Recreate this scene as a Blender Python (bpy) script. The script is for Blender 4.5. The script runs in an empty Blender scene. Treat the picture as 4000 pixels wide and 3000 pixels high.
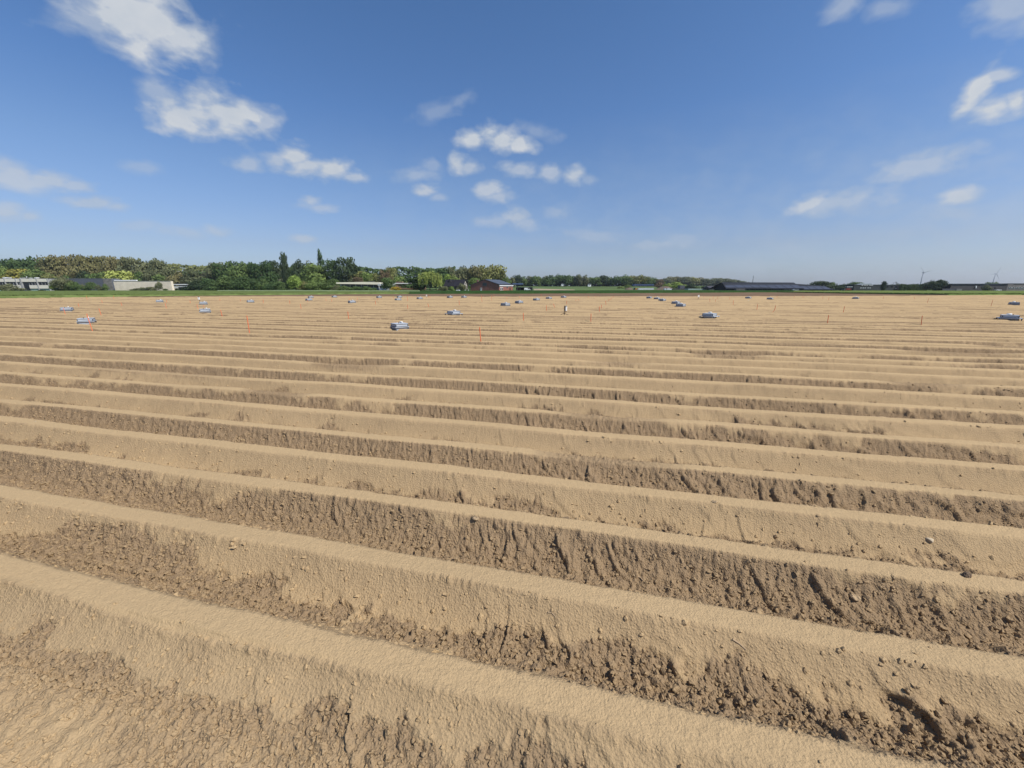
import bpy, math, random
import numpy as np
from mathutils import Vector, Matrix

S = bpy.context.scene
COL = S.collection
R = math.radians

# ------------------------------------------------------------------ camera
F, PITCH, CZ = 1503.0, R(14.26), 1.5          # focal length in photo pixels (4000 wide), pitch down, eye height
cd = bpy.data.cameras.new('camera'); cam = bpy.data.objects.new('camera', cd); COL.objects.link(cam)
cam.location = (0, 0, CZ); cam.rotation_euler = (R(90) - PITCH, 0, 0)
cd.sensor_fit = 'HORIZONTAL'; cd.sensor_width = 36; cd.lens = 36 * F / 4000
cd.clip_start = 0.05; cd.clip_end = 20000
S.camera = cam

# ------------------------------------------------------------------ sun, sky, exposure
SUN_AZ, SUN_EL = R(118), R(50)                # azimuth clockwise from +y (the view direction)
sd = bpy.data.lights.new('sun', 'SUN'); sun = bpy.data.objects.new('sun', sd); COL.objects.link(sun)
sd.energy = 4.4; sd.angle = R(0.53); sd.color = (1.0, 0.95, 0.87)
sdir = Vector((math.sin(SUN_AZ) * math.cos(SUN_EL), math.cos(SUN_AZ) * math.cos(SUN_EL), math.sin(SUN_EL)))
sun.rotation_euler = sdir.to_track_quat('Z', 'Y').to_euler(); sun.location = sdir * 60
S.view_settings.view_transform = 'Standard'; S.view_settings.look = 'None'
S.view_settings.exposure = 0.32; S.view_settings.gamma = 1
S.cycles.max_bounces = 6; S.cycles.diffuse_bounces = 3; S.cycles.transparent_max_bounces = 8
S.cycles.use_denoising = True

def ray(px, py):
    X = (px - 2000) / F; Y = (1500 - py) / F
    y = math.cos(PITCH) + Y * math.sin(PITCH); z = -math.sin(PITCH) + Y * math.cos(PITCH)
    return X / y, z / y

def azel(px, py):
    X = (px - 2000) / F; Y = (1500 - py) / F
    y = math.cos(PITCH) + Y * math.sin(PITCH); z = -math.sin(PITCH) + Y * math.cos(PITCH)
    return math.atan2(X, y), math.atan2(z, math.hypot(X, y))

def at(px, py, Y):
    a, b = ray(px, py)
    return Vector((a * Y, Y, CZ + b * Y))

def sx(Y): return Y / 1550.8
def sz(Y): return Y / 1600.0

# ---- world: Nishita sky, with fair weather clouds placed by direction
W = bpy.data.worlds.new('World'); S.world = W; W.use_nodes = True
nt = W.node_tree; nt.nodes.clear()
def N(t, tree=None, **kw):
    n = (tree or nt).nodes.new(t)
    for k, v in kw.items():
        if k.startswith('i_'): n.inputs[int(k[2:])].default_value = v
        else: setattr(n, k, v)
    return n
L = nt.links.new
def M(op, a, b=None, c=None, clamp=False):
    n = nt.nodes.new('ShaderNodeMath'); n.operation = op; n.use_clamp = clamp
    for i, x in enumerate((a, b, c)):
        if x is None: continue
        if isinstance(x, (int, float)): n.inputs[i].default_value = x
        else: L(x, n.inputs[i])
    return n.outputs[0]
out = N('ShaderNodeOutputWorld'); bg = N('ShaderNodeBackground'); L(bg.outputs[0], out.inputs[0])
SKY = 0.1
bg.inputs[1].default_value = SKY
sky = N('ShaderNodeTexSky', sky_type='NISHITA', sun_disc=False, sun_elevation=SUN_EL, sun_rotation=SUN_AZ,
        altitude=0, air_density=1.0, dust_density=1.0, ozone_density=2.0)
tc = N('ShaderNodeTexCoord'); sep = N('ShaderNodeSeparateXYZ'); L(tc.outputs['Generated'], sep.inputs[0])
az = M('ARCTAN2', sep.outputs[0], sep.outputs[1])
el = M('ARCSINE', sep.outputs[2])
comb = N('ShaderNodeCombineXYZ'); L(az, comb.inputs[0]); L(el, comb.inputs[1])
nmap = N('ShaderNodeVectorMath', operation='MULTIPLY'); L(tc.outputs['Generated'], nmap.inputs[0]); nmap.inputs[1].default_value = (1, 1, 1.7)
def noise(scale, detail, rough=0.55, off=0.0, dist=0.0):
    n = N('ShaderNodeTexNoise'); n.inputs['Scale'].default_value = scale; n.inputs['Detail'].default_value = detail
    n.inputs['Roughness'].default_value = rough; n.inputs['Distortion'].default_value = dist
    a = N('ShaderNodeVectorMath', operation='ADD'); L(nmap.outputs[0], a.inputs[0]); a.inputs[1].default_value = (off, off * .7, off * 1.3)
    L(a.outputs[0], n.inputs['Vector']); return n.outputs[0]
n1 = noise(11, 6, .58, 5.3, .25); n2 = noise(26, 4, .5, 3.1, .2); n3 = noise(16, 5, .55, 7.7)
nz = M('ADD', M('MULTIPLY', M('SUBTRACT', n1, .5), 1.3), M('MULTIPLY', M('SUBTRACT', n2, .5), 2.0))
n2p = M('ADD', nz, 1.4)
CL = [(290,40,150,80,8,0.95),(385,78,85,46,15,0.85),(200,45,95,55,5,0.62),(455,95,30,22,30,0.35),(350,205,70,32,8,0.55),(445,212,76,32,0,0.8),(405,245,95,42,5,0.95),(490,250,90,46,8,0.95),
 (560,255,50,36,10,0.66),(535,355,42,18,0,0.55),(600,348,34,22,0,0.66),(640,337,45,26,0,0.88),(670,360,60,24,0,0.82),(715,367,52,26,5,0.95),(760,384,34,14,5,0.66),(30,375,70,34,0,0.68),
 (100,390,70,26,5,0.68),(165,402,55,16,3,0.58),(150,432,30,10,0,0.45),(205,438,60,16,0,0.62),(250,445,40,12,0,0.56),(20,460,50,20,0,0.62),(65,466,35,14,0,0.55),(1020,302,36,23,0,0.95),
 (1058,287,32,26,0,1),(1085,302,50,28,0,1),(1125,310,40,20,0,0.9),(1160,284,44,20,15,0.36),(960,235,60,20,-20,0.34),(985,225,34,14,-30,0.34),(988,354,28,24,0,0.85),(1012,360,32,19,0,0.66),
 (905,376,55,16,-5,0.46),(935,362,30,18,0,0.36),(1118,366,44,16,0,0.62),(1190,376,28,18,0,0.6),(1240,378,26,20,0,0.8),(1268,388,26,12,0,0.4),(918,412,30,16,0,0.76),(945,425,26,10,0,0.46),
 (1058,411,34,18,0,0.7),(1075,426,40,15,0,0.6),(670,436,30,15,0,0.66),(690,448,40,10,0,0.5),(1115,465,36,22,0,0.66),(1135,482,40,15,0,0.5),(1070,478,50,13,0,0.45),(1205,457,44,17,-8,0.4),
 (2106,200,30,56,5,0.92),(2150,162,52,16,-6,0.74),(2140,240,60,28,-5,0.95),(2200,218,40,26,-20,0.92),(1985,355,150,34,-14,0.6),(2060,335,60,22,-14,0.55),(1820,437,130,28,-10,0.58),(1745,440,55,17,-22,0.78),
 (2085,428,56,20,0,0.8),(2060,460,110,28,-8,0.42),(1815,20,48,24,-10,0.5),(1920,18,60,22,-10,0.42),(2180,20,80,50,15,0.6),(310,362,50,13,5,0.36),(300,487,50,11,0,0.36),(400,502,60,12,5,0.42),
 (470,502,40,13,8,0.5),(665,517,38,10,0,0.6),(1290,512,84,20,5,0.42),(1420,528,76,14,0,0.4),(1480,518,50,13,0,0.34),(2150,470,90,38,-10,0.25)]
acc = None
for (cx, cy, a, b, rot, dens) in CL:
    k = 4000 / 2212
    cx *= k; cy *= k; a *= k * 1.16; b *= k * 1.2; dens = min(1, dens * 1.12); r = R(rot)
    c0 = azel(cx, cy); p1 = azel(cx + a * math.cos(r), cy + a * math.sin(r)); p2 = azel(cx - b * math.sin(r), cy + b * math.cos(r))
    d1 = (p1[0] - c0[0], p1[1] - c0[1]); d2 = (p2[0] - c0[0], p2[1] - c0[1])
    mp = N('ShaderNodeMapping', vector_type='TEXTURE')
    mp.inputs['Location'].default_value = (c0[0], c0[1], 0)
    mp.inputs['Rotation'].default_value = (0, 0, math.atan2(d1[1], d1[0]))
    mp.inputs['Scale'].default_value = (math.hypot(*d1), math.hypot(*d2), 1)
    L(comb.outputs[0], mp.inputs['Vector'])
    ln = N('ShaderNodeVectorMath', operation='LENGTH'); L(mp.outputs[0], ln.inputs[0])
    v = M('MULTIPLY', M('SUBTRACT', n2p, M('MULTIPLY', ln.outputs['Value'], 1.28), clamp=True), dens)
    acc = v if acc is None else M('MAXIMUM', acc, v)
veil = M('MULTIPLY', M('MULTIPLY', M('SUBTRACT', n3, .40, clamp=True), 1.7), M('MULTIPLY', M('MULTIPLY', M('SUBTRACT', .36, el, clamp=True), 1.5), M('ADD', .75, M('MULTIPLY', az, 1.1), clamp=False)), clamp=True)
alpha = M('MULTIPLY', M('POWER', acc, 1.2), M('ADD', .84, M('MULTIPLY', n3, .3)), clamp=True)
alpha = M('MAXIMUM', alpha, veil, clamp=True)
# grade of the clear sky: depth of blue, pale near the horizon
hs = N('ShaderNodeHueSaturation'); hs.inputs['Saturation'].default_value = .98; hs.inputs['Value'].default_value = 1.08
L(sky.outputs[0], hs.inputs['Color'])
SKYGRADE = hs
mulc = N('ShaderNodeMix', data_type='RGBA', blend_type='MULTIPLY'); mulc.inputs[0].default_value = 1
L(hs.outputs[0], mulc.inputs[6])
elr = N('ShaderNodeValToRGB'); L(M('MULTIPLY', el, 1.3, clamp=True), elr.inputs[0]); L(elr.outputs[0], mulc.inputs[7])
cr = elr.color_ramp
cr.elements[0].position = 0.0; cr.elements[0].color = (.74, .84, 1.12, 1)
cr.elements[1].position = 1.0; cr.elements[1].color = (.45, .68, .92, 1)
for _p, _c in ((.036, (.68, .78, 1.05)), (.113, (.65, .69, .88)), (.311, (.62, .74, .92)), (.459, (.512, .713, .958)), (.678, (.478, .707, .945))):
    e = cr.elements.new(_p); e.color = _c + (1,)
shade = M('ADD', M('MULTIPLY', M('SUBTRACT', n1, .5), 1.5), M('MULTIPLY', acc, .75), clamp=True)
cmix = N('ShaderNodeMix', data_type='RGBA'); L(shade, cmix.inputs[0])
cmix.inputs[6].default_value = (3.5, 4.1, 4.9, 1); cmix.inputs[7].default_value = (5.0, 5.25, 5.6, 1)
fin = N('ShaderNodeMix', data_type='RGBA'); L(alpha, fin.inputs[0]); L(mulc.outputs[2], fin.inputs[6]); L(cmix.outputs[2], fin.inputs[7])
L(fin.outputs[2], bg.inputs[0])

# ------------------------------------------------------------------ numpy noise
def _hash(ix, iy, seed):
    with np.errstate(over='ignore'):
        h = (ix.astype(np.uint32) * np.uint32(374761393) + iy.astype(np.uint32) * np.uint32(668265263) + np.uint32(seed * 2246822519 % 4294967296))
        h = (h ^ (h >> np.uint32(13))) * np.uint32(1274126177)
        h = h ^ (h >> np.uint32(16))
    return h
def vn(x, y, seed=0):
    """value noise, -1..1"""
    fx = np.floor(x); fy = np.floor(y); ix = fx.astype(np.int64); iy = fy.astype(np.int64)
    tx = (x - fx).astype(np.float32); ty = (y - fy).astype(np.float32)
    tx = tx * tx * (3 - 2 * tx); ty = ty * ty * (3 - 2 * ty)
    g = lambda a, b: _hash(a, b, seed).astype(np.float32) * np.float32(2 / 4294967295) - 1
    a = g(ix, iy); b = g(ix + 1, iy); c = g(ix, iy + 1); d = g(ix + 1, iy + 1)
    a = a + (b - a) * tx; c = c + (d - c) * tx
    return a + (c - a) * ty
def fbm(x, y, seed=0, oct=3, gain=.5):
    s = 0; amp = 1; tot = 0
    for o in range(oct):
        s = s + amp * vn(x * 2 ** o + o * 17.3, y * 2 ** o - o * 9.1, seed + o); tot += amp; amp *= gain
    return s / tot
def worley(x, y, seed=0):
    fx = np.floor(x).astype(np.int64); fy = np.floor(y).astype(np.int64)
    best = np.full(x.shape, 9.0, np.float32); rid = np.zeros(x.shape, np.float32)
    for i in (-1, 0, 1):
        for j in (-1, 0, 1):
            a = fx + i; b = fy + j
            h = _hash(a, b, seed); jx = (h & np.uint32(0xffff)).astype(np.float32) / 65535; jy = (h >> np.uint32(16)).astype(np.float32) / 65535
            d = (a + jx - x) ** 2 + (b + jy - y) ** 2; d = d.astype(np.float32)
            m = d < best; best = np.where(m, d, best); rid = np.where(m, (jx * 7.13 + jy * 3.7) % 1, rid)
    return np.sqrt(best), rid
def sst(a, b, x):
    t = np.clip((x - a) / (b - a), 0, 1); return t * t * (3 - 2 * t)

# ------------------------------------------------------------------ terrain and the ridged field
RA = R(76.8)                                   # potato ridges run away to the left
UX, UY = -math.sin(RA), math.cos(RA)           # along the ridges
NX, NY = math.cos(RA), math.sin(RA)            # across them
PITCH_ROW = 0.75
_ys = [2629, 2236, 2000, 1848, 1746, 1659, 1593, 1537.5, 1491.7, 1449.5, 1418, 1394, 1368, 1351, 1334, 1318, 1305, 1295, 1284.7, 1274.8, 1267, 1259, 1251]
V0 = 1.45 * NY - .068                          # the far lip of the first crest lies 1.45 m ahead
_hv, _hh = [], []
for _i, _y in enumerate(_ys):
    _d = 1.45 + _i * PITCH_ROW / NY
    _hv.append(V0 + .068 + _i * PITCH_ROW); _hh.append(-ray(2000, _y)[1] * _d)
HV = np.array([-50, V0 - 1.5] + _hv + [_hv[-1] + 8, 400]); HH = np.array([1.80, 1.80] + _hh + [1.5, 1.5])
def crest_z(v): return CZ - np.interp(v, HV, HH)
_eg = [(-600, 1163), (0, 1163), (400, 1159.5), (700, 1157), (1000, 1156), (2000, 1158), (3000, 1156.5), (3300, 1155.5), (3700, 1153.5), (4000, 1151.5), (4500, 1149)]
_ex, _ey = [], []
for _px, _py in _eg:
    a, b = ray(_px, _py); Y = -CZ / b; _ex.append(a * Y); _ey.append(Y)
def edge_y(x): return np.interp(x, _ex, _ey)
TY = [-100, 55, 105, 300, 420, 560, 800, 1200, 3000, 6000]; TZ = [0, 0, -.4, -1.9, -2.1, -.6, 2.3, 1.0, -5, -10]
def terr(x, y):
    x = np.asarray(x, float); y = np.asarray(y, float)
    v = x * NX + y * NY
    far = np.interp(y, TY, TZ)
    return np.where(y > edge_y(x) - 1.5, far, np.where(v < 26, crest_z(v), 0.0))
def ground(px, py, crest=0.0):
    """where the sight line through a photo pixel meets the land"""
    a, b = ray(px, py)
    Y = np.concatenate([np.linspace(1.5, 70, 4000), np.geomspace(70.1, 2500, 6000)])
    z = CZ + b * Y; t = terr(a * Y, Y) + crest
    k = np.nonzero(z <= t)[0]
    k = k[0] if len(k) else len(Y) - 1
    return Vector((a * Y[k], Y[k], float(z[k])))

ROWB = [.16, .06, .72, -.3, .86, -.5, .68, -.25, .9, -.5, .6, -.45, -.8, -.1, .55, -.75, .9, -.8, .5, -.7, .75, -.6, .5]
def row_bias(i):
    i = i.astype(np.int64); n = len(ROWB)
    r = (_hash(i, i * 0 + 5, 77).astype(np.float32) / 4294967295 - .5) * .9 + np.where(i % 2 == 0, .55, -.1)
    return np.where((i >= 0) & (i < n), np.array(ROWB)[np.clip(i, 0, n - 1)], np.where(i < 0, .3, r))
def field(u, v, near=True):
    """base height over the crest plane, relief along the surface normal, dampness with painted side shade, side of the ridge"""
    w0 = (v - V0) / PITCH_ROW
    ri = np.floor(w0 + .5)
    wob = .022 * vn(u * .45, ri * 3.7, 1) + .008 * vn(u * 2.3, ri * 5.1, 2)
    s = (w0 - ri) * PITCH_ROW + wob
    a = np.abs(s)
    bias = row_bias(ri)
    crumble = sst(.52, .8, vn(u * .33, ri * 7.31, 3) + np.where(ri == 11, .75 * np.exp(-((u + 1.2) / 2.6) ** 2), 0))
    hw = .070 + .008 * vn(u * .9, ri * 2.2, 4) + .006 * vn(u * 6, ri * 2.9, 5)
    t = np.clip((a - hw) / (.345 - hw), 0, 1)
    prof = 1 - (1 - t) ** 1.5
    H = .235 + .02 * vn(u * .25, ri * 1.7, 6)
    flat = np.where(ri < 0, sst(-.1, .5, V0 - v - .35), 0)          # trodden ground where the photographer stands
    ax = np.maximum(V0 - v - hw, 0)
    prof = np.where((ri < 0) | ((ri == 0) & (s < 0)), .93 * (1 - np.exp(-ax / .21)) + .35 * np.maximum(ax - .25, 0), prof)
    t = np.where(ri < 0, .75, t)
    h = -H * prof + .012 * vn(u * .6, ri * 1.3, 7) - .035 * crumble * (1 - t)
    farb = sst(7, 22, v)
    face = np.clip(t * (22 + 20 * farb), 0, 1)
    p1 = fbm(u * .8, v * 2.2, 10, 3); p2 = fbm(u * 3.6, v * 6.0, 14, 3); p3 = fbm(u * 13, v * 16, 17, 2) if near else 0
    m0 = bias * .8 + .75 * p1 + .5 * p2 + .22 * p3 + (1.0 - .85 * farb) * (t - .55) + .05 + farb * (.12 + .75 * vn(u * .17, ri * 3.3, 18))
    m = sst(-.10, .16, m0) * face
    crust = (1 - sst(-.05, .09, m0)) * face                       # dry crust still lying on the side; elsewhere it has broken away
    lip_shade = np.exp(-((t - .06) / (.07 + .1 * farb)) ** 2) * sst(-.2, .6, vn(u * 2.2, ri * 4.4, 8) + .25) * .55   # dark lip under the crest, its shadow line painted into the soil colour
    m = np.clip(np.maximum(m, lip_shade * face) + .8 * crumble * (1 - t), 0, 1)
    m = m + (np.clip(.44 + .4 * p2 + .3 * p1, .12, .85) - m) * sst(.0, .45, V0 - hw - v - .08)
    rough = (.10 + .90 * m) * np.maximum(face, crumble)
    m = np.maximum(m, (.37 + .16 * p2) * face)  # every ridge side darkened in colour, painted shade against the bright crests
    # slumped plates: rise gently towards the left, break off in a sharp step
    q = (u + .22 * t + .05 * p2) / .23 + 1.5 * vn(u * 1.1, v * 2.6, 20) + .5 * vn(u * 5.5, v * 7, 21) + ri * .37
    f = q - np.floor(q)
    gate = sst(-.05, .55, vn(np.floor(q) * 1.7, ri * 2.3, 22)) * sst(.05, .25, t) * (1 - .35 * sst(.8, 1, t)) * (1 - .8 * flat)
    right = sst(2.5, -1.5, u - .25 * v) * .75 + .35
    step = f * sst(1.0, .93, f)
    d = .013 * crust * (1 - flat) + .034 * gate * right * (.2 + .8 * rough) * face * step
    q = (u + .3 * t) / .105 + 1.8 * vn(u * 2.3, v * 3.6, 24) + .6 * vn(u * 9, v * 11, 25) + ri * .73
    f = q - np.floor(q)
    gate = sst(.05, .6, vn(np.floor(q) * 2.3, v * 4.1, 26)) * sst(.05, .2, t) * (1 - .4 * flat)
    d = d + .017 * gate * right * rough * f * sst(1.0, .9, f)
    if near:
        d1, r1 = worley(u / .075, v / .06, 30)
        d = d + .016 * rough * np.clip(1 - d1 / .5, 0, 1) ** .7 * (r1 > .72) * (r1 * 1.3)
        d2, r2 = worley(u / .032, v / .028, 31)
        d = d + .012 * rough * np.clip(1 - d2 / .6, 0, 1) ** .6 * (r2 > .3) * (.5 + r2)
        d = d + .011 * rough * fbm(u * 8, v * 8, 33, 3) + .0075 * (.25 + rough) * fbm(u * 38, v * 38, 36, 2)
        d = d + .0022 * vn(u * 20, v * 70, 40) * (1 - face)
        peb = sst(.78, .95, t) * (1 - flat)
        d3, r3 = worley(u / .045, v / .04, 41)
        d = d + .016 * peb * np.clip(1 - d3 / .6, 0, 1) ** .6 * (r3 > .3)
        d4, r4 = worley(u / .11, v / .11, 43)
        d = d + flat * (.03 * fbm(u * 4, v * 4, 44, 3) + .03 * np.clip(1 - d4 / .6, 0, 1) * (r4 > .45))
    else:
        d = d + .016 * rough * fbm(u * 6, v * 6, 33, 2)
    return h, d, m, np.where(ri < 0, 0, np.sign(s)) * face * (1 - sst(.8, .97, t))

# ------------------------------------------------------------------ materials
MATS = {}
def mat(name, rgb, rough=.8, var=.12, scale=1.5, bump=0.0, bscale=8.0, spec=.3, metal=0.0, rand=0.0, trans=0.0):
    """procedural surface: one colour broken up by noise, some bump, optional per-object variation"""
    if name in MATS: return MATS[name]
    m = bpy.data.materials.new(name); m.use_nodes = True; t = m.node_tree; b = t.nodes['Principled BSDF']
    b.inputs['Roughness'].default_value = rough; b.inputs['Specular IOR Level'].default_value = spec; b.inputs['Metallic'].default_value = metal
    tc = t.nodes.new('ShaderNodeTexCoord')
    n = t.nodes.new('ShaderNodeTexNoise'); n.inputs['Scale'].default_value = scale; n.inputs['Detail'].default_value = 5
    t.links.new(tc.outputs['Object'], n.inputs['Vector'])
    r = t.nodes.new('ShaderNodeValToRGB'); t.links.new(n.outputs[0], r.inputs[0])
    r.color_ramp.elements[0].position = .3; r.color_ramp.elements[1].position = .7
    r.color_ramp.elements[0].color = tuple(c * (1 - var) for c in rgb) + (1,)
    r.color_ramp.elements[1].color = tuple(min(1, c * (1 + var)) for c in rgb) + (1,)
    src = r.outputs[0]
    if rand:
        oi = t.nodes.new('ShaderNodeObjectInfo'); h = t.nodes.new('ShaderNodeHueSaturation')
        mr = t.nodes.new('ShaderNodeMapRange'); mr.inputs[3].default_value = 1 - rand; mr.inputs[4].default_value = 1 + rand
        t.links.new(oi.outputs['Random'], mr.inputs[0]); t.links.new(mr.outputs[0], h.inputs['Value'])
        m2 = t.nodes.new('ShaderNodeMapRange'); m2.inputs[3].default_value = .5 + rand * .07; m2.inputs[4].default_value = .5 - rand * .07
        t.links.new(oi.outputs['Random'], m2.inputs[0]); t.links.new(m2.outputs[0], h.inputs['Hue'])
        t.links.new(src, h.inputs['Color']); src = h.outputs[0]
    t.links.new(src, b.inputs['Base Color'])
    if bump:
        n2 = t.nodes.new('ShaderNodeTexNoise'); n2.inputs['Scale'].default_value = bscale; n2.inputs['Detail'].default_value = 4
        t.links.new(tc.outputs['Object'], n2.inputs['Vector'])
        bp = t.nodes.new('ShaderNodeBump'); bp.inputs['Strength'].default_value = bump; bp.inputs['Distance'].default_value = .05
        t.links.new(n2.outputs[0], bp.inputs['Height']); t.links.new(bp.outputs[0], b.inputs['Normal'])
    if trans:
        tr = t.nodes.new('ShaderNodeBsdfTranslucent'); t.links.new(src, tr.inputs['Color'])
        mx = t.nodes.new('ShaderNodeMixShader'); mx.inputs[0].default_value = trans
        t.links.new(b.outputs[0], mx.inputs[1]); t.links.new(tr.outputs[0], mx.inputs[2])
        t.links.new(mx.outputs[0], t.nodes['Material Output'].inputs[0])
    MATS[name] = m; return m

def soil_material():
    m = bpy.data.materials.new('ridged_soil'); m.use_nodes = True; t = m.node_tree; b = t.nodes['Principled BSDF']
    b.inputs['Roughness'].default_value = .95; b.inputs['Specular IOR Level'].default_value = .02
    l = t.links.new
    at_ = t.nodes.new('ShaderNodeAttribute'); at_.attribute_name = 'damp_shade'  # damp patches plus the shade painted on the ridge sides
    tc = t.nodes.new('ShaderNodeTexCoord')
    def nz(s, d, r=.55):
        n = t.nodes.new('ShaderNodeTexNoise'); n.inputs['Scale'].default_value = s; n.inputs['Detail'].default_value = d; n.inputs['Roughness'].default_value = r
        l(tc.outputs['Object'], n.inputs['Vector']); return n.outputs[0]
    a, b1, c = nz(.55, 4), nz(14, 5, .6), nz(75, 4, .65)
    def mth(op, x, y, cl=False):
        n = t.nodes.new('ShaderNodeMath'); n.operation = op; n.use_clamp = cl
        for i, q in enumerate((x, y)):
            if isinstance(q, (int, float)): n.inputs[i].default_value = q
            else: l(q, n.inputs[i])
        return n.outputs[0]
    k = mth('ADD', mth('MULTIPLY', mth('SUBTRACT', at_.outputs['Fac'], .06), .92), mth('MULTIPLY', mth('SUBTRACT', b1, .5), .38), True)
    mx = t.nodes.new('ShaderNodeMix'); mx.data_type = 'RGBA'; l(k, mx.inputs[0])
    mx.inputs[6].default_value = SOIL_DRY; mx.inputs[7].default_value = SOIL_DAMP_SHADE
    val = mth('ADD', mth('MULTIPLY', mth('SUBTRACT', c, .5), .40), mth('ADD', mth('MULTIPLY', mth('SUBTRACT', a, .5), .22), 1.0))
    hs = t.nodes.new('ShaderNodeHueSaturation'); l(val, hs.inputs['Value']); l(mx.outputs[2], hs.inputs['Color']); l(hs.outputs[0], b.inputs['Base Color'])
    v = t.nodes.new('ShaderNodeTexVoronoi'); v.inputs['Scale'].default_value = 70; l(tc.outputs['Object'], v.inputs['Vector'])
    hh = mth('ADD', mth('MULTIPLY', c, 1.0), mth('MULTIPLY', mth('SUBTRACT', .6, v.outputs['Distance'], True), mth('ADD', .25, at_.outputs['Fac'])))
    bp = t.nodes.new('ShaderNodeBump'); bp.inputs['Strength'].default_value = .9; bp.inputs['Distance'].default_value = .010
    l(hh, bp.inputs['Height']); l(bp.outputs[0], b.inputs['Normal'])
    return m
SOIL_DRY = (.428, .304, .168, 1); SOIL_DAMP_SHADE = (.235, .163, .098, 1)

# ------------------------------------------------------------------ mesh helpers
def link(name, me, parent=None, loc=None, **props):
    o = bpy.data.objects.new(name, me); COL.objects.link(o)
    if parent is not None: o.parent = parent
    if loc is not None: o.location = loc
    for k, v in props.items(): o[k] = v
    return o
def np_mesh(name, co, quads, m, smooth=True, attrs=None):
    me = bpy.data.meshes.new(name)
    nv, nf, k = len(co), len(quads), quads.shape[1]
    me.vertices.add(nv); me.vertices.foreach_set('co', np.ascontiguousarray(co, dtype=np.float32).ravel())
    me.loops.add(nf * k); me.loops.foreach_set('vertex_index', np.ascontiguousarray(quads, dtype=np.int32).ravel())
    me.polygons.add(nf); me.polygons.foreach_set('loop_start', np.arange(0, nf * k, k, dtype=np.int32))
    me.polygons.foreach_set('use_smooth', np.full(nf, smooth, dtype=bool))
    for n, a in (attrs or {}).items():
        at_ = me.attributes.new(n, 'FLOAT', 'POINT'); at_.data.foreach_set('value', np.ascontiguousarray(a, dtype=np.float32))
    me.update(calc_edges=True); me.materials.append(m)
    return me
def grid_quads(nr, nc, keep=None):
    i = np.arange(nr * nc).reshape(nr, nc)
    q = np.stack([i[:-1, :-1], i[:-1, 1:], i[1:, 1:], i[1:, :-1]], -1).reshape(-1, 4)
    if keep is not None:
        q = q[keep[q].all(axis=1)]
    return q
def compact(co, q, *arrs):
    used = np.zeros(len(co), bool); used[q.ravel()] = True
    idx = np.cumsum(used) - 1
    return (co[used], idx[q]) + tuple(a[used] for a in arrs)

class MB:
    """collects shapes into one mesh object"""
    def __init__(s): s.v = []; s.f = []
    def add(s, vs, fs):
        o = len(s.v); s.v += [tuple(v) for v in vs]; s.f += [tuple(i + o for i in f) for f in fs]; return s
    def box(s, x0, x1, y0, y1, z0, z1, taper=0.0):
        t = taper
        vs = [(x0, y0, z0), (x1, y0, z0), (x1, y1, z0), (x0, y1, z0), (x0 + t, y0 + t, z1), (x1 - t, y0 + t, z1), (x1 - t, y1 - t, z1), (x0 + t, y1 - t, z1)]
        return s.add(vs, [(3, 2, 1, 0), (4, 5, 6, 7), (0, 1, 5, 4), (1, 2, 6, 5), (2, 3, 7, 6), (3, 0, 4, 7)])
    def bar(s, p, q, r0, r1=None, n=6, cap=True):
        r1 = r0 if r1 is None else r1
        p, q = Vector(p), Vector(q); d = (q - p).normalized()
        a = d.orthogonal().normalized(); b = d.cross(a)
        vs = [p + (a * math.cos(2 * math.pi * i / n) + b * math.sin(2 * math.pi * i / n)) * r0 for i in range(n)] + \
             [q + (a * math.cos(2 * math.pi * i / n) + b * math.sin(2 * math.pi * i / n)) * r1 for i in range(n)]
        fs = [(i, (i + 1) % n, n + (i + 1) % n, n + i) for i in range(n)]
        if cap: fs += [tuple(range(n - 1, -1, -1)), tuple(range(n, 2 * n))]
        return s.add(vs, fs)
    def prism(s, poly, y0, y1):
        """polygon in xz, extruded along y"""
        n = len(poly)
        vs = [(x, y0, z) for x, z in poly] + [(x, y1, z) for x, z in poly]
        return s.add(vs, [tuple(range(n)), tuple(range(2 * n - 1, n - 1, -1))] + [(i, n + i, n + (i + 1) % n, (i + 1) % n) for i in range(n)])
    def prismx(s, poly, x0, x1):
        n = len(poly)
        vs = [(x0, y, z) for y, z in poly] + [(x1, y, z) for y, z in poly]
        return s.add(vs, [tuple(range(n - 1, -1, -1)), tuple(range(n, 2 * n))] + [(i, (i + 1) % n, n + (i + 1) % n, n + i) for i in range(n)])
    def build(s, name, m, parent=None, smooth=False, **props):
        me = bpy.data.meshes.new(name); me.from_pydata(s.v, [], s.f); me.materials.append(m)
        import bmesh
        bm = bmesh.new(); bm.from_mesh(me); bmesh.ops.recalc_face_normals(bm, faces=bm.faces); bm.to_mesh(me); bm.free()
        if smooth: me.polygons.foreach_set('use_smooth', [True] * len(me.polygons))
        return link(name, me, parent, **props)
def thing(name, label, cat, loc=(0, 0, 0), yaw=0.0, group=None):
    o = bpy.data.objects.new(name, None); COL.objects.link(o); o.empty_display_size = .3
    o.location = loc; o.rotation_euler = (0, 0, yaw); o['label'] = label; o['category'] = cat
    if group: o['group'] = group
    return o
def dup(root, loc, yaw, label, group=None, scale=None):
    r = root.copy(); COL.objects.link(r); r.location = loc; r.rotation_euler = (0, 0, yaw); r['label'] = label
    if group: r['group'] = group
    if scale is not None: r.scale = scale
    for ch in list(root.children):
        c = ch.copy(); COL.objects.link(c); c.parent = r
        for g in list(ch.children):
            d = g.copy(); COL.objects.link(d); d.parent = c
    return r

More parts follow.
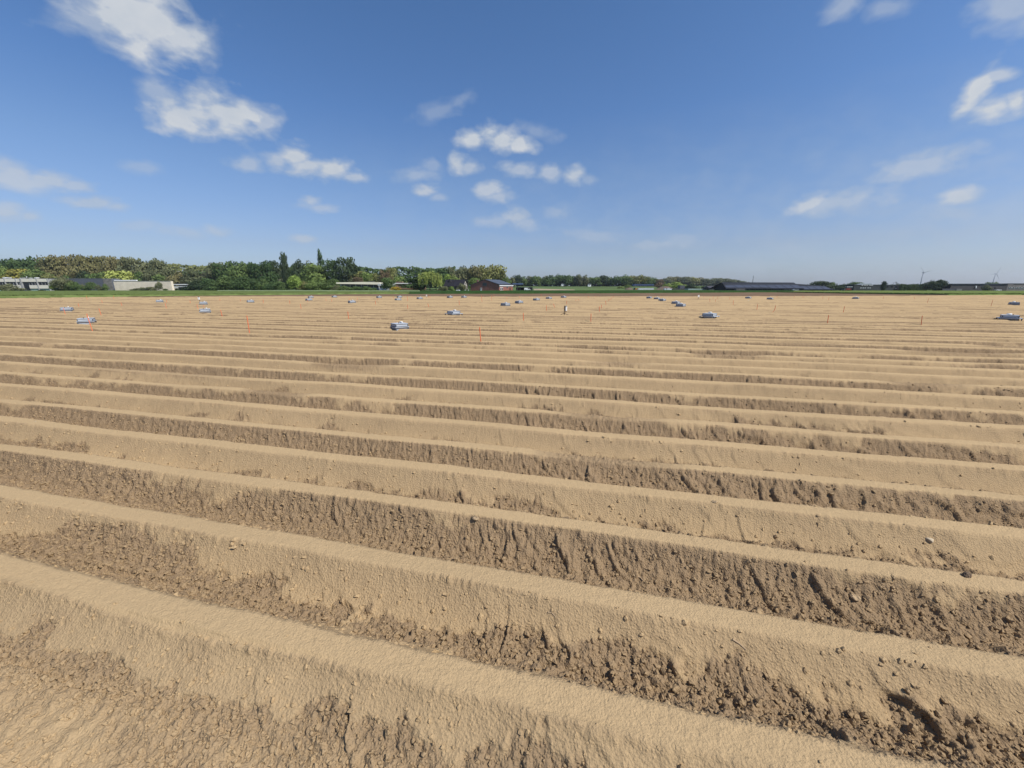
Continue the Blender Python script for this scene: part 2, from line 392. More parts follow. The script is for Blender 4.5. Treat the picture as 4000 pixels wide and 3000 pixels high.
# ------------------------------------------------------------------ the ridged field
def build_field():
    vs = [-1.3]
    while vs[-1] < 88:
        v = vs[-1]; r = max(v, 0) + 1.0
        vs.append(v + min(max(.0036 * r, .0085), .095))
    v1 = np.array(vs)
    th = np.linspace(R(-54), R(75), 1640); t1 = np.tan(th)
    V, T = np.meshgrid(v1, t1, indexing='ij')
    U = T * (V + 2.3)
    X = U * UX + V * NX; Y = U * UY + V * NY
    keep = (Y < edge_y(X)) & (np.abs(X) < 110)
    H = np.zeros(V.shape, np.float32); D = np.zeros(V.shape, np.float32); DV = np.zeros(V.shape, np.float32)
    for r0 in range(0, len(v1), 100):
        sl = slice(r0, r0 + 100)
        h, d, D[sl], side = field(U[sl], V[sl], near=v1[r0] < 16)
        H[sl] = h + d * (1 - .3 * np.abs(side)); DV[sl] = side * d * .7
    Z = crest_z(V) + H; X = X + DV * NX; Y = Y + DV * NY
    # beyond the first rows the ridges are lower and slumped at the headland
    co = np.stack([X, Y, Z], -1).reshape(-1, 3)
    q = grid_quads(len(v1), len(t1), keep.ravel())
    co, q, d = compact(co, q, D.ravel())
    me = np_mesh('ploughed_field', co, q, MSOIL, True, {'damp_shade': d})
    return link('ploughed_field', me, kind='structure', label='bare tan soil drawn up into long parallel potato ridges')
MSOIL = soil_material()
build_field()

# ------------------------------------------------------------------ land beyond: one ground sheet and the crops on it
def build_ground():
    ys = np.concatenate([np.linspace(-60, 40, 26), np.linspace(42, 130, 60), np.geomspace(134, 5200, 84)])
    t1 = np.linspace(-1, 1, 161)
    Yg, T = np.meshgrid(ys, t1, indexing='ij')
    Xg = T * (np.abs(Yg) * 1.6 + 150)
    Z = terr(Xg, Yg) - .004
    Z = Z - .65 * sst(3.5, .8, Yg - edge_y(Xg) + 3)
    me = np_mesh('ground', np.stack([Xg, Yg, Z], -1).reshape(-1, 3), grid_quads(len(ys), len(t1)),
                 mat('far_pasture', (.095, .135, .055), 1, .25, .012, .4, .3, 0))
    return link('ground', me, kind='structure')
build_ground()
def sheet(name, lower, upper, m, lift, rows=10, cols=90, kind='structure', skirt=0.0, rough=0.0, **props):
    """a field whose near and far margins were read off the photograph, laid on the land"""
    px = np.linspace(lower[0][0], lower[-1][0], cols)
    lo = np.interp(px, [p[0] for p in lower], [p[1] for p in lower]); up = np.interp(px, [p[0] for p in upper], [p[1] for p in upper])
    pts = []
    A = [ground(a, b) for a, b in zip(px, lo)]; B = [ground(a, b) for a, b in zip(px, up)]
    if skirt: pts.append([(a.x, a.y, float(terr(a.x, a.y)) - .3) for a in A])
    for k in range(rows + 1):
        f = (k / rows) ** 1.6
        row = []
        for a, b in zip(A, B):
            x = a.x + (b.x - a.x) * f; y = a.y + (b.y - a.y) * f
            row.append((x, y, float(terr(x, y)) + lift + rough * random.uniform(-1, 1)))
        pts.append(row)
    co = np.array(pts).reshape(-1, 3)
    return link(name, np_mesh(name, co, grid_quads(len(pts), cols), m, True), kind=kind, **props)
random.seed(5)
sheet('bare_field', [(500, 1160), (1000, 1156.5), (2000, 1158.5), (3000, 1157), (3300, 1156), (3700, 1154)], [(500, 1158), (1000, 1153), (1300, 1150), (2000, 1147), (2700, 1143.5), (3000, 1142), (3200, 1145), (3700, 1151)],
      mat('dark_tilth', (.165, .112, .075), 1, .28, .35, .6, 2.0, 0), .02, 14, 140)
sheet('crop_field', [(-300, 1166), (0, 1164.5), (400, 1160), (800, 1155.5), (1300, 1150.5), (1660, 1147.5)], [(-300, 1137.5), (0, 1137.5), (800, 1136.5), (1300, 1138), (1660, 1139)],
      mat('young_cereal', (.110, .142, .048), 1, .3, .5, .3, 3.0, 0), .28, 30, 160, kind='stuff', skirt=1, rough=.05, label='bright green young cereal crop beyond the left of the ridges')
sheet('dark_crop_field', [(1600, 1148.5), (2000, 1147.6), (2700, 1144), (3100, 1141)], [(1600, 1139), (1700, 1138.5), (2000, 1136.5), (2700, 1135), (3100, 1136.5)],
      mat('dark_cereal', (.030, .062, .020), 1, .3, .4, .7, 3.0, 0), .35, 18, 110, kind='stuff', skirt=1, rough=.05, label='dark green crop strip in front of the farm buildings')
sheet('grass_margin', [(3020, 1141.2), (3300, 1147), (3700, 1152.5), (4300, 1152.5)], [(3020, 1136.5), (3300, 1136), (3700, 1136.5), (4300, 1137)],
      mat('rough_grass', (.120, .155, .050), 1, .35, .6, .8, 3.0, 0), .22, 24, 110, kind='stuff', skirt=1, rough=.06, label='pale green grass margin beyond the right of the ridges')
sheet('sandy_track', [(2085, 1134), (2245, 1133.6)], [(2085, 1127.5), (2245, 1131.8)], mat('pale_track', (.34, .26, .17), .95, .15, .1), .05, 6, 20)
sheet('grass_verge', [(850, 1140), (1200, 1141), (1640, 1142)], [(850, 1134), (1640, 1135)], mat('verge_grass', (.16, .21, .085), .95, .2, .3), .36, 6, 30)

def tufts(name, lower, n, m, h, depth, label):
    """blades standing along the near edge of a crop: grass nobody could count"""
    rng = np.random.default_rng(len(name)); co = []; fs = []
    xs = [p[0] for p in lower]; ys = [p[1] for p in lower]
    gx = np.linspace(xs[0], xs[-1], 160); G = [ground(a, float(np.interp(a, xs, ys))) for a in gx]
    for k in range(n):
        a = rng.uniform(xs[0], xs[-1]); g0x = np.interp(a, gx, [g.x for g in G]); g0y = np.interp(a, gx, [g.y for g in G])
        d = depth * rng.random() ** 2; x = g0x * (1 + d / g0y); y = g0y + d; z = float(terr(x, y)) - .02
        hh = h * rng.uniform(.6, 1.25); wv = rng.uniform(.06, .16); an = rng.uniform(0, 3.14); lx, ly = rng.normal(0, .08, 2)
        o = len(co)
        co += [(x - wv * math.cos(an), y - wv * math.sin(an), z), (x + wv * math.cos(an), y + wv * math.sin(an), z), (x + lx, y + ly, z + hh)]
        fs.append((o, o + 1, o + 2))
    link(name, np_mesh(name, np.array(co), np.array(fs), m, False), kind='stuff', label=label)
tufts('cereal_blades', [(-300, 1166), (0, 1164.3), (400, 1159.8), (800, 1155.3), (1300, 1150.3), (1660, 1147.3)], 9000, mat('young_cereal_leaf', (.080, .104, .034), .9, .2, .7, spec=0, trans=.05), .36, 2.5, 'leaf blades along the near edge of the bright green crop')
tufts('grass_blades', [(3020, 1141.2), (3300, 1147), (3700, 1152.3), (4300, 1152.3)], 9000, mat('rough_grass_leaf', (.10, .135, .045), .9, .3, .7, spec=0, trans=.15), .34, 5, 'grass blades along the near edge of the right margin')

# ------------------------------------------------------------------ trees
LEAF = {'dark': (0.070, 0.114, 0.036), 'deep': (0.045, 0.069, 0.030), 'mid': (0.112, 0.163, 0.048), 'light': (0.183, 0.240, 0.063), 'bright': (0.212, 0.291, 0.061),
        'brown': (0.190, 0.176, 0.074), 'olive': (0.212, 0.218, 0.075), 'yellow': (0.304, 0.275, 0.063), 'willow': (0.320, 0.363, 0.095), 'dull': (0.145, 0.157, 0.075),
        'grey': (0.107, 0.114, 0.065), 'gold': (0.395, 0.291, 0.038), 'rust': (0.167, 0.123, 0.069), 'far': (0.129, 0.145, 0.077)}
def leafmat(c):
    return mat('foliage_' + c, LEAF[c], .75, .35, .9, 0, 1, .25, 0, .16, .22)
BARK = mat('bark', (.085, .068, .050), .9, .3, 3, .6, 6)
rngT = np.random.default_rng(11)
def leaf_quads(P, Nrm, size, rng, hang=False):
    n = len(P)
    d = Nrm + rng.normal(0, .42, (n, 3)); d /= np.linalg.norm(d, axis=1, keepdims=True) + 1e-9
    r = rng.normal(0, 1, (n, 3)); a = np.cross(d, r); a /= np.linalg.norm(a, axis=1, keepdims=True) + 1e-9
    b = np.cross(d, a)
    s = size * rng.uniform(.55, 1.35, (n, 1)); s2 = s * rng.uniform(.5, .9, (n, 1))
    if hang: a = a * .35; b = b * .3; b[:, 2] = -1.2; 
    c = np.stack([P - a * s, P - b * s2 * .9 + a * s * .15, P + a * s, P + b * s2], 1)
    return c.reshape(-1, 3)
def blob_points(blobs, n, rng, shell=.45):
    vol = np.array([b[3] * b[4] * b[5] for b in blobs]) ** .72; pick = rng.choice(len(blobs), n, p=vol / vol.sum())
    B = np.array(blobs)[pick]
    d = rng.normal(0, 1, (n, 3)); d /= np.linalg.norm(d, axis=1, keepdims=True)
    r = 1 - shell * rng.random(n) ** 2.0
    return B[:, :3] + d * B[:, 3:6] * r[:, None], d
CROWN = {}
def crown_mesh(shape, color, var):
    key = (shape, color, var)
    if key in CROWN: return CROWN[key]
    rng = np.random.default_rng(abs(sum(map(ord, shape))) * 13 + var * 101)
    U = rng.uniform; bl = []; n = 2300; size = .044; hang = False
    if shape == 'round':
        for k in range(13):
            a = U(0, 6.28); rr = U(.1, .33); z = U(.36, .82); rr *= 1 - .9 * max(0, z - .6)
            s = U(.15, .23); bl.append((rr * math.cos(a), rr * math.sin(a), z, s * 1.1, s * 1.1, s * .85))
        bl.append((0, 0, .58, .3, .3, .34)); bl.append((U(-.08, .08), 0, .86, .16, .16, .13))
        for k in range(4): a = U(0, 6.28); bl.append((.3 * math.cos(a), .3 * math.sin(a), .28, .16, .16, .14))
    elif shape == 'full':                       # crown down to the ground
        for k in range(16):
            z = U(.1, .85); rr = U(.1, .36) * (1 - .75 * z ** 2); a = U(0, 6.28); s = U(.13, .21)
            bl.append((rr * math.cos(a), rr * math.sin(a), z, s * 1.15, s * 1.15, s))
        bl.append((0, 0, .45, .36, .36, .42)); bl.append((U(-.1, .1), 0, .84, .15, .15, .15))
    elif shape == 'poplar':                     # tall wood-edge poplar, feathered upward
        for k in range(18):
            z = U(.12, .9); rr = U(.05, .36) * (1 - .55 * abs(z - .45)); a = U(0, 6.28); s = U(.10, .17)
            bl.append((rr * math.cos(a), rr * math.sin(a), z, s * 1.2, s * 1.2, s * 1.0))
        for k in range(5): bl.append((U(-.3, .3), U(-.2, .2), U(.82, .95), .09, .09, .08))
        bl.append((0, 0, .5, .38, .38, .42)); size = .040; n = 2600
    elif shape == 'column':
        for k in range(16):
            z = .06 + .055 * k; w = .42 * math.sin(min(1, (1.04 - z) * 2.6) * 1.57) * (1 if z > .2 else .8)
            bl.append((U(-.08, .08), U(-.08, .08), z, w * U(.85, 1.12), w * U(.85, 1.12), .07))
        size = .052; n = 1900
    elif shape == 'spire':
        for k in range(16):
            z = .06 + .058 * k; w = .46 * (1 - z) ** .62 + .03
            bl.append((U(-.07, .07), U(-.07, .07), z, w * U(.8, 1.15), w * U(.8, 1.15), .06))
        size = .048; n = 1900
    elif shape == 'dome':                       # wide low dome, willow-like from far
        for k in range(18):
            a = U(0, 6.28); rr = U(.1, .38); z = .84 - 1.5 * rr ** 2 - U(0, .45) * (rr > .2)
            s = U(.12, .17); bl.append((rr * math.cos(a), rr * math.sin(a), max(z, .12), s * 1.1, s * 1.1, s))
        bl.append((0, 0, .45, .38, .38, .42)); size = .05
    elif shape == 'weep':
        for k in range(46):
            a = U(0, 6.28); rr = .46 * math.sqrt(U(.1, 1)); z = .98 - 1.15 * rr ** 2
            bl.append((rr * math.cos(a), rr * math.sin(a), z - .14 - .1 * (rr > .3), .055, .055, .2 + .12 * (rr > .3)))
        bl.append((0, 0, .7, .3, .3, .22)); size = .035; n = 3200
    elif shape == 'cedar':                      # dark tiers with gaps
        for k in range(9):
            z = .2 + .085 * k; w = .44 * (1 - (z - .2) * .75)
            for j in range(3):
                a = U(0, 6.28); bl.append((w * .55 * math.cos(a), w * .55 * math.sin(a), z, w * .55, w * .45, .035))
        size = .045
    elif shape == 'hedge':
        for k in range(60): bl.append((-.5 + k / 59, U(-.1, .1), U(.3, .62), .035, .4, .36))
        size = .02; n = 2600
    P, D = blob_points(bl, n, rng)
    m = P[:, 2] > .02; P, D = P[m], D[m]
    P[:, 2] /= max(P[:, 2].max(), .01)
    if shape != 'hedge':
        w = np.percentile(np.abs(P[:, :2]), 95); P[:, :2] *= .53 / w
    co = leaf_quads(P, D, size, rng)
    if shape == 'weep':
        nn = len(P); co = co.reshape(nn, 4, 3); low = P[:, 2] < .86; cen = P[:, None, :]
        co[low] = cen[low] + (co[low] - cen[low]) * np.array([.55, .55, 1.9]); co = co.reshape(-1, 3)
    q = np.arange(len(co)).reshape(-1, 4)
    CROWN[key] = np_mesh('crown', co, q, leafmat(color), False)
    return CROWN[key]
TRUNK = {}
def trunk_mesh(kind, var):
    key = (kind, var)
    if key in TRUNK: return TRUNK[key]
    rng = random.Random(var + 5); b = MB()
    b.bar((0, 0, -.02), (.01, 0, .35), .022, .016, 7, False); b.bar((.01, 0, .35), (-.01, .01, .78), .016, .005, 6, False)
    for k in range(7 if kind != 'bare' else 0):
        a = rng.uniform(0, 6.28); z = rng.uniform(.25, .6); l = rng.uniform(.15, .3)
        b.bar((0, 0, z), (l * math.cos(a), l * math.sin(a), z + l * .9), .008, .002, 5, False)
    if kind == 'bare':
        def grow(p, d, l, r, depth):
            q = p + d * l; b.bar(p, q, r, r * .6, 4, False)
            if depth == 0: return
            for j in range(3 if depth > 1 else 4):
                nd = (d + Vector((rng.uniform(-.8, .8), rng.uniform(-.8, .8), rng.uniform(-.2, .5)))).normalized()
                grow(q, nd, l * rng.uniform(.6, .8), r * .6, depth - 1)
        for k in range(5):
            grow(Vector((0, 0, rng.uniform(.3, .5))), Vector((rng.uniform(-.8, .8), rng.uniform(-.8, .8), .8)).normalized(), .17, .013, 3)
    me = bpy.data.meshes.new('trunk'); me.from_pydata(b.v, [], b.f); me.materials.append(BARK); me.polygons.foreach_set('use_smooth', [True] * len(me.polygons))
    TRUNK[key] = me; return me
def ordinal(n): return {1: 'first', 2: 'second', 3: 'third'}.get(n, {4: 'fourth', 5: 'fifth', 6: 'sixth', 7: 'seventh', 8: 'eighth', 9: 'ninth', 10: 'tenth', 11: 'eleventh', 12: 'twelfth', 13: 'thirteenth', 14: 'fourteenth', 15: 'fifteenth', 16: 'sixteenth'}.get(n, '%dth' % n))
_tn = [0]
_seen = {}
def nth(lab):
    _seen[lab] = _seen.get(lab, 0) + 1
    return lab.replace('#', ordinal(_seen[lab]))
def tree(shape, color, px, top, wpx, Y, label, group=None, name=None, cat='tree', base=None, depth=1.0):
    _tn[0] += 1; v = _tn[0] % 4
    T = at(px, top, Y); zb = float(terr(T.x, Y)) - .1 if base is None else at(px, base, Y).z
    h = T.z - zb; w = wpx * sx(Y)
    name = name or ('bush' if cat == 'bush' else 'hedge' if cat == 'hedge' else 'tree')
    r = thing(name, label, cat, (T.x, Y, zb), rngT.uniform(0, 6.28) if shape != 'hedge' else 0, group)
    r.scale = (w, w * depth, h)
    if shape == 'bare':
        link('trunk', trunk_mesh('bare', v), r)
    else:
        if shape != 'hedge': link('trunk', trunk_mesh('leafy', v), r)
        link('crown', crown_mesh(shape, color, v), r)
    return r
def wood(name, prof, Y, color, n, thick, label, size=1.3):
    """a far-off wood that reads as one mass"""
    rng = np.random.default_rng(n); px = rng.uniform(prof[0][0], prof[-1][0], n)
    tp = np.interp(px, [p[0] for p in prof], [p[1] for p in prof]) + 2.2 * vn(px / 11, px * 0, 9) + 1.2 * vn(px / 4, px * 0, 3)
    co = []
    yy = Y + thick * rng.random(n) ** 1.5; zt = np.array([at(a, b, Y).z for a, b in zip(px, tp)]); xx = np.array([ray(a, 1100)[0] for a in px]) * yy
    zb = terr(xx, yy); f = 1 - rng.random(n) ** 1.4; zz = zb + (zt - zb) * np.clip(f + .12 * vn(xx / 5, zz_ := f * 6, 4), 0, 1.0)
    P = np.stack([xx, yy, zz], 1); D = np.tile(np.array([[0, -.6, .7]]), (n, 1)) + rng.normal(0, .5, (n, 3))
    c = leaf_quads(P, D, size, rng)
    link(name, np_mesh(name, c, np.arange(len(c)).reshape(-1, 4), leafmat(color), False), kind='stuff', label=label)

G1 = 'tall poplars behind the left buildings'; G2 = 'dark trees left of the flat roofed building'; G3 = 'trees of the far wood'
# far left: dark wood top and the brownish poplars
for px, top, w in ((-40, 1010, 90), (25, 1009, 95), (80, 1011, 80), (122, 1004, 85), (160, 1010, 70)):
    tree('round', 'dark', px, top, w, 420, nth('# dark green broad tree from the left above the office building'), 'dark trees at far left')
for k, (px, top, w, c) in enumerate(((196, 999, 70, 'brown'), (236, 997, 66, 'brown'), (272, 995, 62, 'brown'), (316, 996, 66, 'brown'), (352, 997, 64, 'brown'), (392, 1000, 60, 'brown'),
        (425, 999, 54, 'brown'), (454, 1003, 56, 'brown'), (476, 1012, 44, 'brown'), (505, 1007, 60, 'dull'), (545, 1006, 66, 'dull'), (580, 1008, 62, 'dull'), (612, 1014, 58, 'dull'), (634, 1024, 44, 'dull'))):
    tree('poplar', c, px, top, w * 1.12, 400 + 5 * (k % 3), nth('# brownish poplar from the left behind the grey cladding building') if c == 'brown' else nth('# grey green poplar from the left behind the beige wall building'), G1)
wood('wooded_hill', [(600, 1036), (660, 1031), (720, 1033), (780, 1035), (830, 1036), (1000, 1040), (1240, 1045)], 560, 'olive', 9000, 60, 'pale green wooded hill behind the trees left of centre', 1.7)
wood('backdrop_wood', [(-300, 1045), (0, 1040), (200, 1050), (500, 1055), (700, 1062), (900, 1060), (1300, 1070)], 440, 'dark', 7000, 20, 'dark undergrowth of the wood behind the left buildings', 1.4)
for shape, c, px, top, w, lab in (('full', 'light', 15, 1038, 66, 'fresh green rounded tree rising behind the left end of the office roof'), ('dome', 'yellow', 66, 1049, 78, 'yellowish rounded tree behind the office roof clutter'),
        ('full', 'mid', 142, 1044, 72, 'mid green tree behind the right half of the office roof'), ('full', 'olive', 190, 1068, 46, 'olive bush rising at the right end of the office roof'),
        ('full', 'mid', 258, 1072, 40, 'small green tree peeping over the left end of the grey cladding'), ('full', 'deep', 318, 1058, 56, 'blackish conifer like tree behind the grey cladding roof'),
        ('dome', 'mid', 358, 1068, 48, 'blue green bush behind the grey cladding roof beside the pale willow'), ('full', 'mid', 400, 1060, 44, 'upright green tree just left of the pale green willow'),
        ('dome', 'willow', 458, 1057, 98, 'pale yellow green willow dome above the junction of grey and beige walls'), ('full', 'mid', 546, 1062, 50, 'green tree behind the beige wall, right of the pale willow'),
        ('full', 'dull', 590, 1050, 50, 'dull green tree behind the middle of the beige wall'), ('full', 'mid', 628, 1070, 54, 'bright leafed bush rising behind the beige wall near its right end'),
        ('full', 'brown', 690, 1058, 70, 'brown budding tree behind the right end of the beige wall'), ('full', 'dull', 745, 1052, 76, 'grey green tree above the white slatted carport')):
    tree(shape, c, px, top, w, 372, lab)
# dark mass left of the flat roofed building
for k, (shape, c, px, top, w) in enumerate((('full', 'grey', 800, 1055, 72), ('poplar', 'dull', 838, 1024, 66), ('poplar', 'dark', 880, 1020, 72), ('poplar', 'mid', 922, 1021, 66), ('poplar', 'dark', 962, 1025, 60),
        ('full', 'mid', 985, 1030, 70), ('poplar', 'dark', 1012, 1018, 62), ('full', 'dark', 1040, 1022, 56), ('full', 'grey', 1060, 1044, 90), ('poplar', 'deep', 1062, 1018, 46), ('poplar', 'dark', 1146, 1030, 46), ('poplar', 'deep', 1170, 1013, 52), ('full', 'grey', 1200, 1018, 60))):
    tree(shape, c, px, top, w * 1.1, 392 - 4 * (k % 4), nth('# tree from the left in the dark belt between carport and flat roofed building'), G2)
tree('column', 'deep', 1104, 983, 25, 352, 'tall flat topped columnar poplar, left one of the two rising above the dark trees', 'columnar poplars')
tree('spire', 'dark', 1246, 972, 31, 352, 'tallest pointed columnar poplar, right one of the two above the dark trees', 'columnar poplars')
tree('full', 'light', 1215, 1028, 96, 345, 'light green shaggy tree between the two columnar poplars')
tree('poplar', 'dark', 1292, 1012, 58, 352, 'dark poplar just right of the pointed columnar poplar')
tree('poplar', 'deep', 1340, 1004, 84, 350, 'big dense dark poplar at the right end of the belt beside the cream roof')
tree('round', 'bright', 1150, 1074, 52, 322, 'small rounded bright green tree standing before the dark belt')
for k, (px, top, w, c) in enumerate(((730, 1118, 40, 'deep'), (770, 1092, 52, 'deep'), (800, 1085, 56, 'dark'), (835, 1092, 56, 'dark'), (870, 1075, 64, 'mid'), (905, 1090, 60, 'dark'), (945, 1080, 64, 'dark'), (985, 1085, 60, 'dark'), (1025, 1088, 54, 'mid'),
        (1062, 1100, 48, 'dark'), (1098, 1098, 48, 'mid'), (1185, 1098, 50, 'olive'), (1220, 1092, 56, 'light'), (1262, 1095, 54, 'mid'), (1296, 1088, 50, 'mid'), (1318, 1112, 36, 'dull'))):
    tree('full', c, px, top, w, 318 + 3 * (k % 3), nth('# bush from the left in the row at the foot of the dark tree belt'), 'bushes below the dark tree belt', cat='bush')
# behind and around the flat roofed building
wood('back_wood', [(1360, 1046), (1390, 1043), (1440, 1047), (1490, 1051), (1540, 1046), (1600, 1043), (1700, 1044), (1780, 1042)], 520, 'dark', 7000, 40, 'dark wood closing the view behind the flat roofed building', 1.5)
wood('thicket', [(1360, 1075), (1400, 1062), (1450, 1066), (1490, 1072)], 345, 'olive', 2200, 12, 'light green thicket behind the cream fascia of the flat building', .8)
for shape, c, px, top, w, Y, lab in (('full', 'dull', 1378, 1088, 46, 330, 'green bush above the left end of the cream fascia'), ('dome', 'rust', 1398, 1081, 38, 328, 'brownish rounded bush above the cream fascia'),
        ('full', 'light', 1425, 1062, 60, 342, 'feathery light green tree behind the cream fascia, left of the taller two'), ('full', 'olive', 1462, 1066, 52, 342, 'feathery light green tree behind the cream fascia, next to the brown tree'),
        ('poplar', 'rust', 1502, 1052, 42, 340, 'brown half bare tree left of the cedar'), ('poplar', 'olive', 1522, 1042, 46, 345, 'tall olive tree right behind the brown half bare tree'),
        ('round', 'mid', 1518, 1084, 44, 292, 'small green tree before the white garage'), ('dome', 'light', 1558, 1080, 48, 325, 'pale umbrella shaped tree over the garage roof'),
        ('cedar', 'dark', 1612, 1067, 78, 300, 'dark tiered cedar left of the weeping willow'), ('full', 'dull', 1640, 1102, 50, 303, 'brownish shrub under the cedar'),
        ('weep', 'willow', 1676, 1059, 80, 292, 'bright weeping willow left of the dark roofed house'), ('bare', 'brown', 1722, 1082, 34, 296, 'thin bare tree beside the weeping willow'),
        ('full', 'bright', 1745, 1070, 40, 345, 'bright green tree top behind the dark roofed house'), ('full', 'light', 1775, 1074, 40, 345, 'light green tree behind the ridge of the dark roofed house'),
        ('round', 'light', 1850, 1084, 38, 335, 'light green rounded tree between the house and the brick barn'), ('full', 'dull', 1802, 1105, 34, 294, 'grey green shrub against the gable of the dark roofed house')):
    tree(shape, c, px, top, w, Y, lab)
tree('dome', 'gold', 1544, 1120, 32, 284, 'golden yellow rounded bush right of the white garage', cat='bush', name='bush')
tree('dome', 'bright', 1763, 1119, 18, 282, 'small bright green clipped bush before the dark roofed house', cat='bush', name='bush')
tree('dome', 'dull', 1730, 1118, 34, 283, 'low grey green shrub under the bare tree', cat='bush', name='bush')
for px0, px1, lab in ((1560, 1660, 'dark clipped hedge under the cedar'), (1660, 1745, 'dark clipped hedge under the weeping willow'), (1770, 1838, 'dark clipped hedge before the gable of the house')):
    h = tree('hedge', 'deep', (px0 + px1) / 2, 1128.5, px1 - px0, 288, lab, 'clipped hedges', cat='hedge', depth=.1)
for k, (px, top, w) in enumerate(((1338, 1116, 34), (1362, 1120, 32), (1385, 1118, 30), (1404, 1119, 28), (1424, 1118, 30), (1446, 1122, 26), (1462, 1123, 22))):
    tree('full', 'mid', px, top, w, 292, nth('# shrub from the left along the blue grey wall of the flat roofed building'), 'shrubs along the flat roofed building', cat='bush')
for k, (px, top, w, c) in enumerate(((1700, 1050, 60, 'dark'), (1735, 1046, 60, 'dark'), (1775, 1042, 56, 'dull'), (1790, 1062, 60, 'brown'), (1812, 1038, 60, 'dull'), (1838, 1064, 56, 'dull'), (1850, 1036, 62, 'brown'), (1888, 1034, 66, 'olive'), (1890, 1068, 60, 'olive'), (1925, 1033, 74, 'olive'), (1952, 1044, 44, 'olive'))):
    tree('poplar' if k < 3 else 'round', c, px, top, w * 1.15, 430 + 4 * (k % 3), nth('# tree from the left in the wood behind cottage and brick barn'), 'wood behind the brick barn')
tree('round', 'mid', 1978, 1082, 34, 420, 'green tree right of the barn roof, at the end of the wood'); tree('round', 'dull', 1998, 1081, 26, 425, 'small grey green tree between the wood and the solar canopy')
# far wood behind the pale field
for k, (px, top, w, c) in enumerate(((2026, 1073, 24, 'deep'), (2042, 1078, 32, 'mid'), (2066, 1078, 34, 'dull'), (2088, 1077, 34, 'mid'), (2108, 1079, 28, 'mid'), (2128, 1076, 34, 'dull'), (2150, 1074, 36, 'dark'), (2178, 1070, 40, 'dark'), (2200, 1074, 36, 'dark'),
        (2222, 1074, 36, 'dark'), (2242, 1078, 32, 'deep'), (2258, 1084, 24, 'olive'), (2264, 1071, 18, 'dull'), (2284, 1072, 28, 'dull'), (2306, 1083, 34, 'mid'), (2330, 1080, 34, 'mid'), (2356, 1075, 36, 'deep'), (2384, 1080, 40, 'mid'), (2410, 1077, 40, 'dark'),
        (2440, 1073, 42, 'mid'), (2470, 1076, 40, 'olive'), (2504, 1074, 42, 'olive'), (2534, 1081, 40, 'mid'), (2560, 1084, 36, 'mid'), (2582, 1090, 22, 'rust'))):
    tree('full' if k % 3 else 'round', c, px, top, w * 1.25, 700 + 8 * (k % 3), nth('# tree from the left in the green wood beyond the pale field'), G3)
wood('wood_undergrowth', [(2010, 1096), (2100, 1094), (2300, 1098), (2450, 1094), (2600, 1100)], 712, 'dark', 3500, 10, 'dark foot of the green wood beyond the pale field', 1.8)
for k, (px, top, w, c) in enumerate(((2600, 1086, 40, 'far'), (2622, 1080, 46, 'brown'), (2648, 1079, 46, 'brown'), (2676, 1080, 44, 'far'), (2704, 1082, 48, 'olive'), (2734, 1083, 44, 'brown'), (2762, 1087, 44, 'far'), (2790, 1086, 44, 'far'), (2818, 1086, 46, 'far'), (2846, 1087, 44, 'far'), (2872, 1091, 36, 'far'), (2894, 1097, 26, 'far'))):
    tree('round', c, px, top, w * 1.2, 980 + 10 * (k % 3), nth('# pale tree from the left in the most distant wood left of the long shed'), 'trees of the most distant wood')
wood('distant_undergrowth', [(2560, 1100), (2700, 1100), (2850, 1100), (2930, 1106)], 1000, 'far', 2500, 12, 'foot of the most distant wood', 2.4)
for px, top, w, c, lab in ((2612, 1106, 34, 'bright', 'bright green tree, left of the pair over the brown earth bank'), (2645, 1101, 50, 'bright', 'bright green spreading tree, right of the pair over the brown earth bank'), (2576, 1100, 26, 'rust', 'purplish bare crowned tree left of the bright green pair'),
        (2456, 1112, 26, 'light', 'pale green shrub left of the blue canopy'), (2428, 1118, 30, 'light', 'low pale shrub far left of the blue canopy')):
    tree('full', c, px, top, w, 500, lab)
for px, top, w, lab in ((2700, 1108, 46, 'dark rounded tree behind the greenhouse'), (2754, 1116, 26, 'small dark tree behind the right end of the greenhouse')):
    tree('full', 'deep', px, top, w, 420, lab)
# right: behind and between the dark buildings
for shape, c, px, top, w, Y, lab in (('full', 'deep', 3216, 1097, 74, 345, 'big blackish tree crowning the right end of the long dark shed'), ('round', 'mid', 3254, 1101, 28, 350, 'light edged green tree right of the blackish tree'),
        ('spire', 'deep', 3270, 1107, 8, 320, 'tiny dark conifer right of the long shed'), ('full', 'deep', 3296, 1108, 26, 330, 'dark shrub behind the red tractor'), ('round', 'mid', 3336, 1101, 42, 380, 'rounded green tree behind the office block'),
        ('column', 'deep', 3456, 1098, 15, 312, 'dark egg shaped clipped tree in front of the low office block'), ('bare', 'brown', 3506, 1093, 34, 340, 'bare leafless tree behind the right end of the office block'),
        ('full', 'deep', 3640, 1094, 40, 305, 'left half of the big dark tree group beside the first turbine'), ('full', 'deep', 3668, 1092, 44, 306, 'right half of the big dark tree group beside the first turbine'),
        ('spire', 'deep', 3700, 1104, 9, 310, 'thin dark conifer left of the long dark barn'), ('round', 'olive', 3690, 1107, 20, 360, 'pale olive tree behind the thin conifer'), ('round', 'olive', 3708, 1107, 18, 365, 'pale olive tree between the conifer and the long dark barn'),
        ('round', 'mid', 3860, 1102, 26, 380, 'green tree top behind the roof of the long dark barn'), ('round', 'light', 3892, 1101, 18, 385, 'pale green tree top behind the roof near the second turbine'),
        ('full', 'dull', 3858, 1112, 26, 292, 'ivy grown tree against the front of the long dark barn'), ('full', 'deep', 3285, 1118, 34, 308, 'dark hedge like bush left of the red tractor')):
    tree(shape, c, px, top, w, Y, lab)
